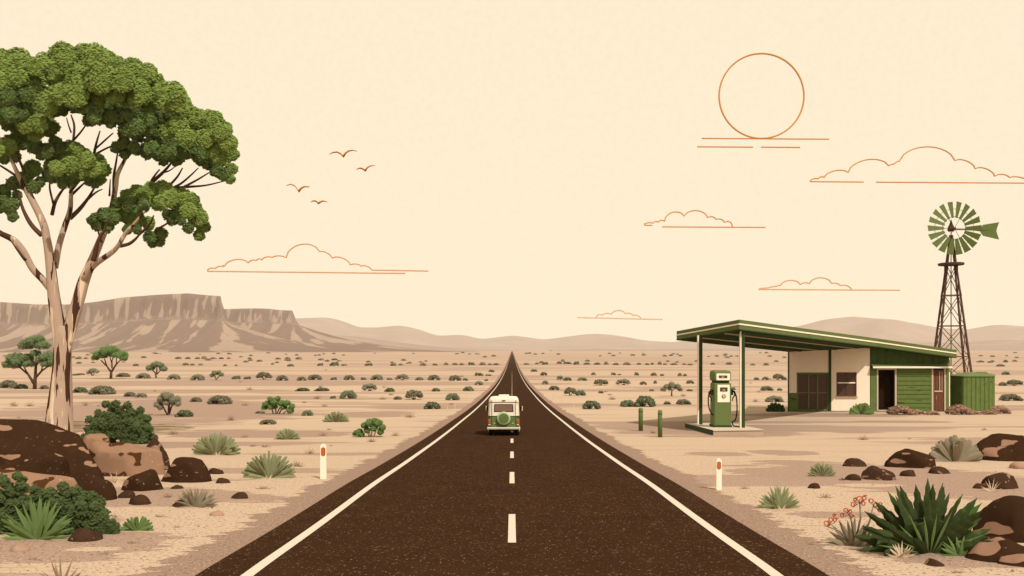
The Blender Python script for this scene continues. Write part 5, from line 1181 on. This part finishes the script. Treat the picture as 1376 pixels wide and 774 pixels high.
# ------------------------------------------------------------------ the line-drawn sun and clouds, far out in the sky
CY = 14000.0
def stroke(mb, pts, w=1.7, closed=False):
    mb.tube([tuple(Q(x, y, CY)) for x, y in pts], w / 2 * CY / FPX, 6, closed=closed)
def arcs(ps):
    """ps: corner points; between consecutive corners bulge an arc upward by given height"""
    out = []
    for (x0, y0, b), (x1, y1, _) in zip(ps, ps[1:]):
        c = math.hypot(x1 - x0, y1 - y0); nx_, ny_ = (y1 - y0) / c, -(x1 - x0) / c
        for i in range(12):
            t = i / 12; s = 1 - (2 * t - 1) ** 2; s = s ** .62 if b > 4 else s ** .8; out.append((x0 + (x1 - x0) * t + nx_ * b * s, y0 + (y1 - y0) * t + ny_ * b * s))
    out.append(ps[-1][:2]); return out
sn = MB(); stroke(sn, [(1023.8 + 57 * math.cos(2 * math.pi * i / 96), 129 + 57 * math.sin(2 * math.pi * i / 96)) for i in range(96)], 2.3, True)
sr = empty('sun_outline', tuple(Q(1024, 129, CY)), label='large orange circle outline of the sun above two thin lines', cat='sun')
def sky_part(mb, name, par):
    o = mb.build(name, M_line_art, par, False, loc=par.location); o.location = (0, 0, 0); return o
sky_part(sn, 'disc_outline', sr)
for pts in ([(943.5, 186), (1114.5, 187)], [(937.5, 197.2), (1012.5, 197.7)], [(1023, 197.7), (1075.5, 198.2)]):
    q = MB(); stroke(q, pts, 1.8); sky_part(q, 'horizon_line', sr)
CL = [
 ('biggest orange cloud outline at the right edge below the sun', [(1089, 243.5, 2), (1100, 240.5, 2), (1108, 238.5, 6), (1140, 232, 13), (1195, 223, .8), (1202, 220.5, .8), (1209, 216.5, 19), (1284, 216, 5.5), (1311, 227, 5.5), (1337, 237, 3.5), (1357, 238.5, 2.5), (1380, 242, 0)], [[(1089, 244), (1161, 244.6)], [(1178, 244.8), (1400, 246.2)]]),
 ('orange cloud outline in the middle of the sky right of the road', [(866, 301.5, 1.5), (878, 300, 1.5), (885, 298.5, 2), (893.5, 297.5, 9), (920, 290.5, 8.5), (951.5, 292.5, 2.5), (963, 295, 2.5), (974, 299, 4), (984.5, 304.5, 0)], [[(866, 302.5), (877, 303)], [(890, 304.8), (1029, 305.6)]]),
 ('orange cloud outline above the station roof', [(1020, 388.5, .5), (1032, 387, .6), (1044, 385, 1), (1049, 384, 6.5), (1076, 382.5, 2), (1088, 381.5, 8), (1118, 381, 1.8), (1130, 384, 3), (1145, 389.5, 0)], [[(1020, 389), (1210, 390)]]),
 ('smallest orange cloud outline above the hills', [(801, 426.5, 2), (810, 423.5, 2), (822, 422.5, 5), (841, 422, 2), (851, 424, 2), (862, 428, 0)], [[(776, 426.8), (891, 429.3)]]),
 ('long orange cloud outline left of the road above the second mesa', [(279, 363.5, 2), (291, 361, 2), (300, 358.8, 2), (307, 359, 6), (331, 354.5, 2.5), (342, 350.5, 1.8), (350, 350, 2.5), (361, 348, 2.5) , (377, 351, 2.5), (385, 346.5, 14.5), (430, 338, 3), (447, 347, 5), (471, 356, 2), (486, 357.5, 2.5), (500, 363, 0)], [[(279, 364.5), (280, 364.6), (545, 367.4)], [(500, 363), (576, 364.2)]]),
]
for lb, pr, lines in CL:
    if 'long orange' in lb: pr = [(279, 363.5, 2), (290, 361, 1.8), (300, 358.5, 1.8), (302, 358, 7), (334, 353.5, 2), (345, 350, 2), (352, 349.5, 2.5), (366, 346, 2.5), (385, 346.5, 14), (430, 338, 3), (447, 347, 5), (471, 356, 2), (486, 357.5, 2.5), (500, 363, 0)]
    c = empty('cloud', tuple(Q(pr[0][0], pr[0][1], CY)), label=lb, cat='cloud')
    q = MB(); stroke(q, arcs(pr), 1.75); sky_part(q, 'cloud_outline', c)
    for l_ in lines: q = MB(); stroke(q, l_, 1.8); sky_part(q, 'base_line', c)
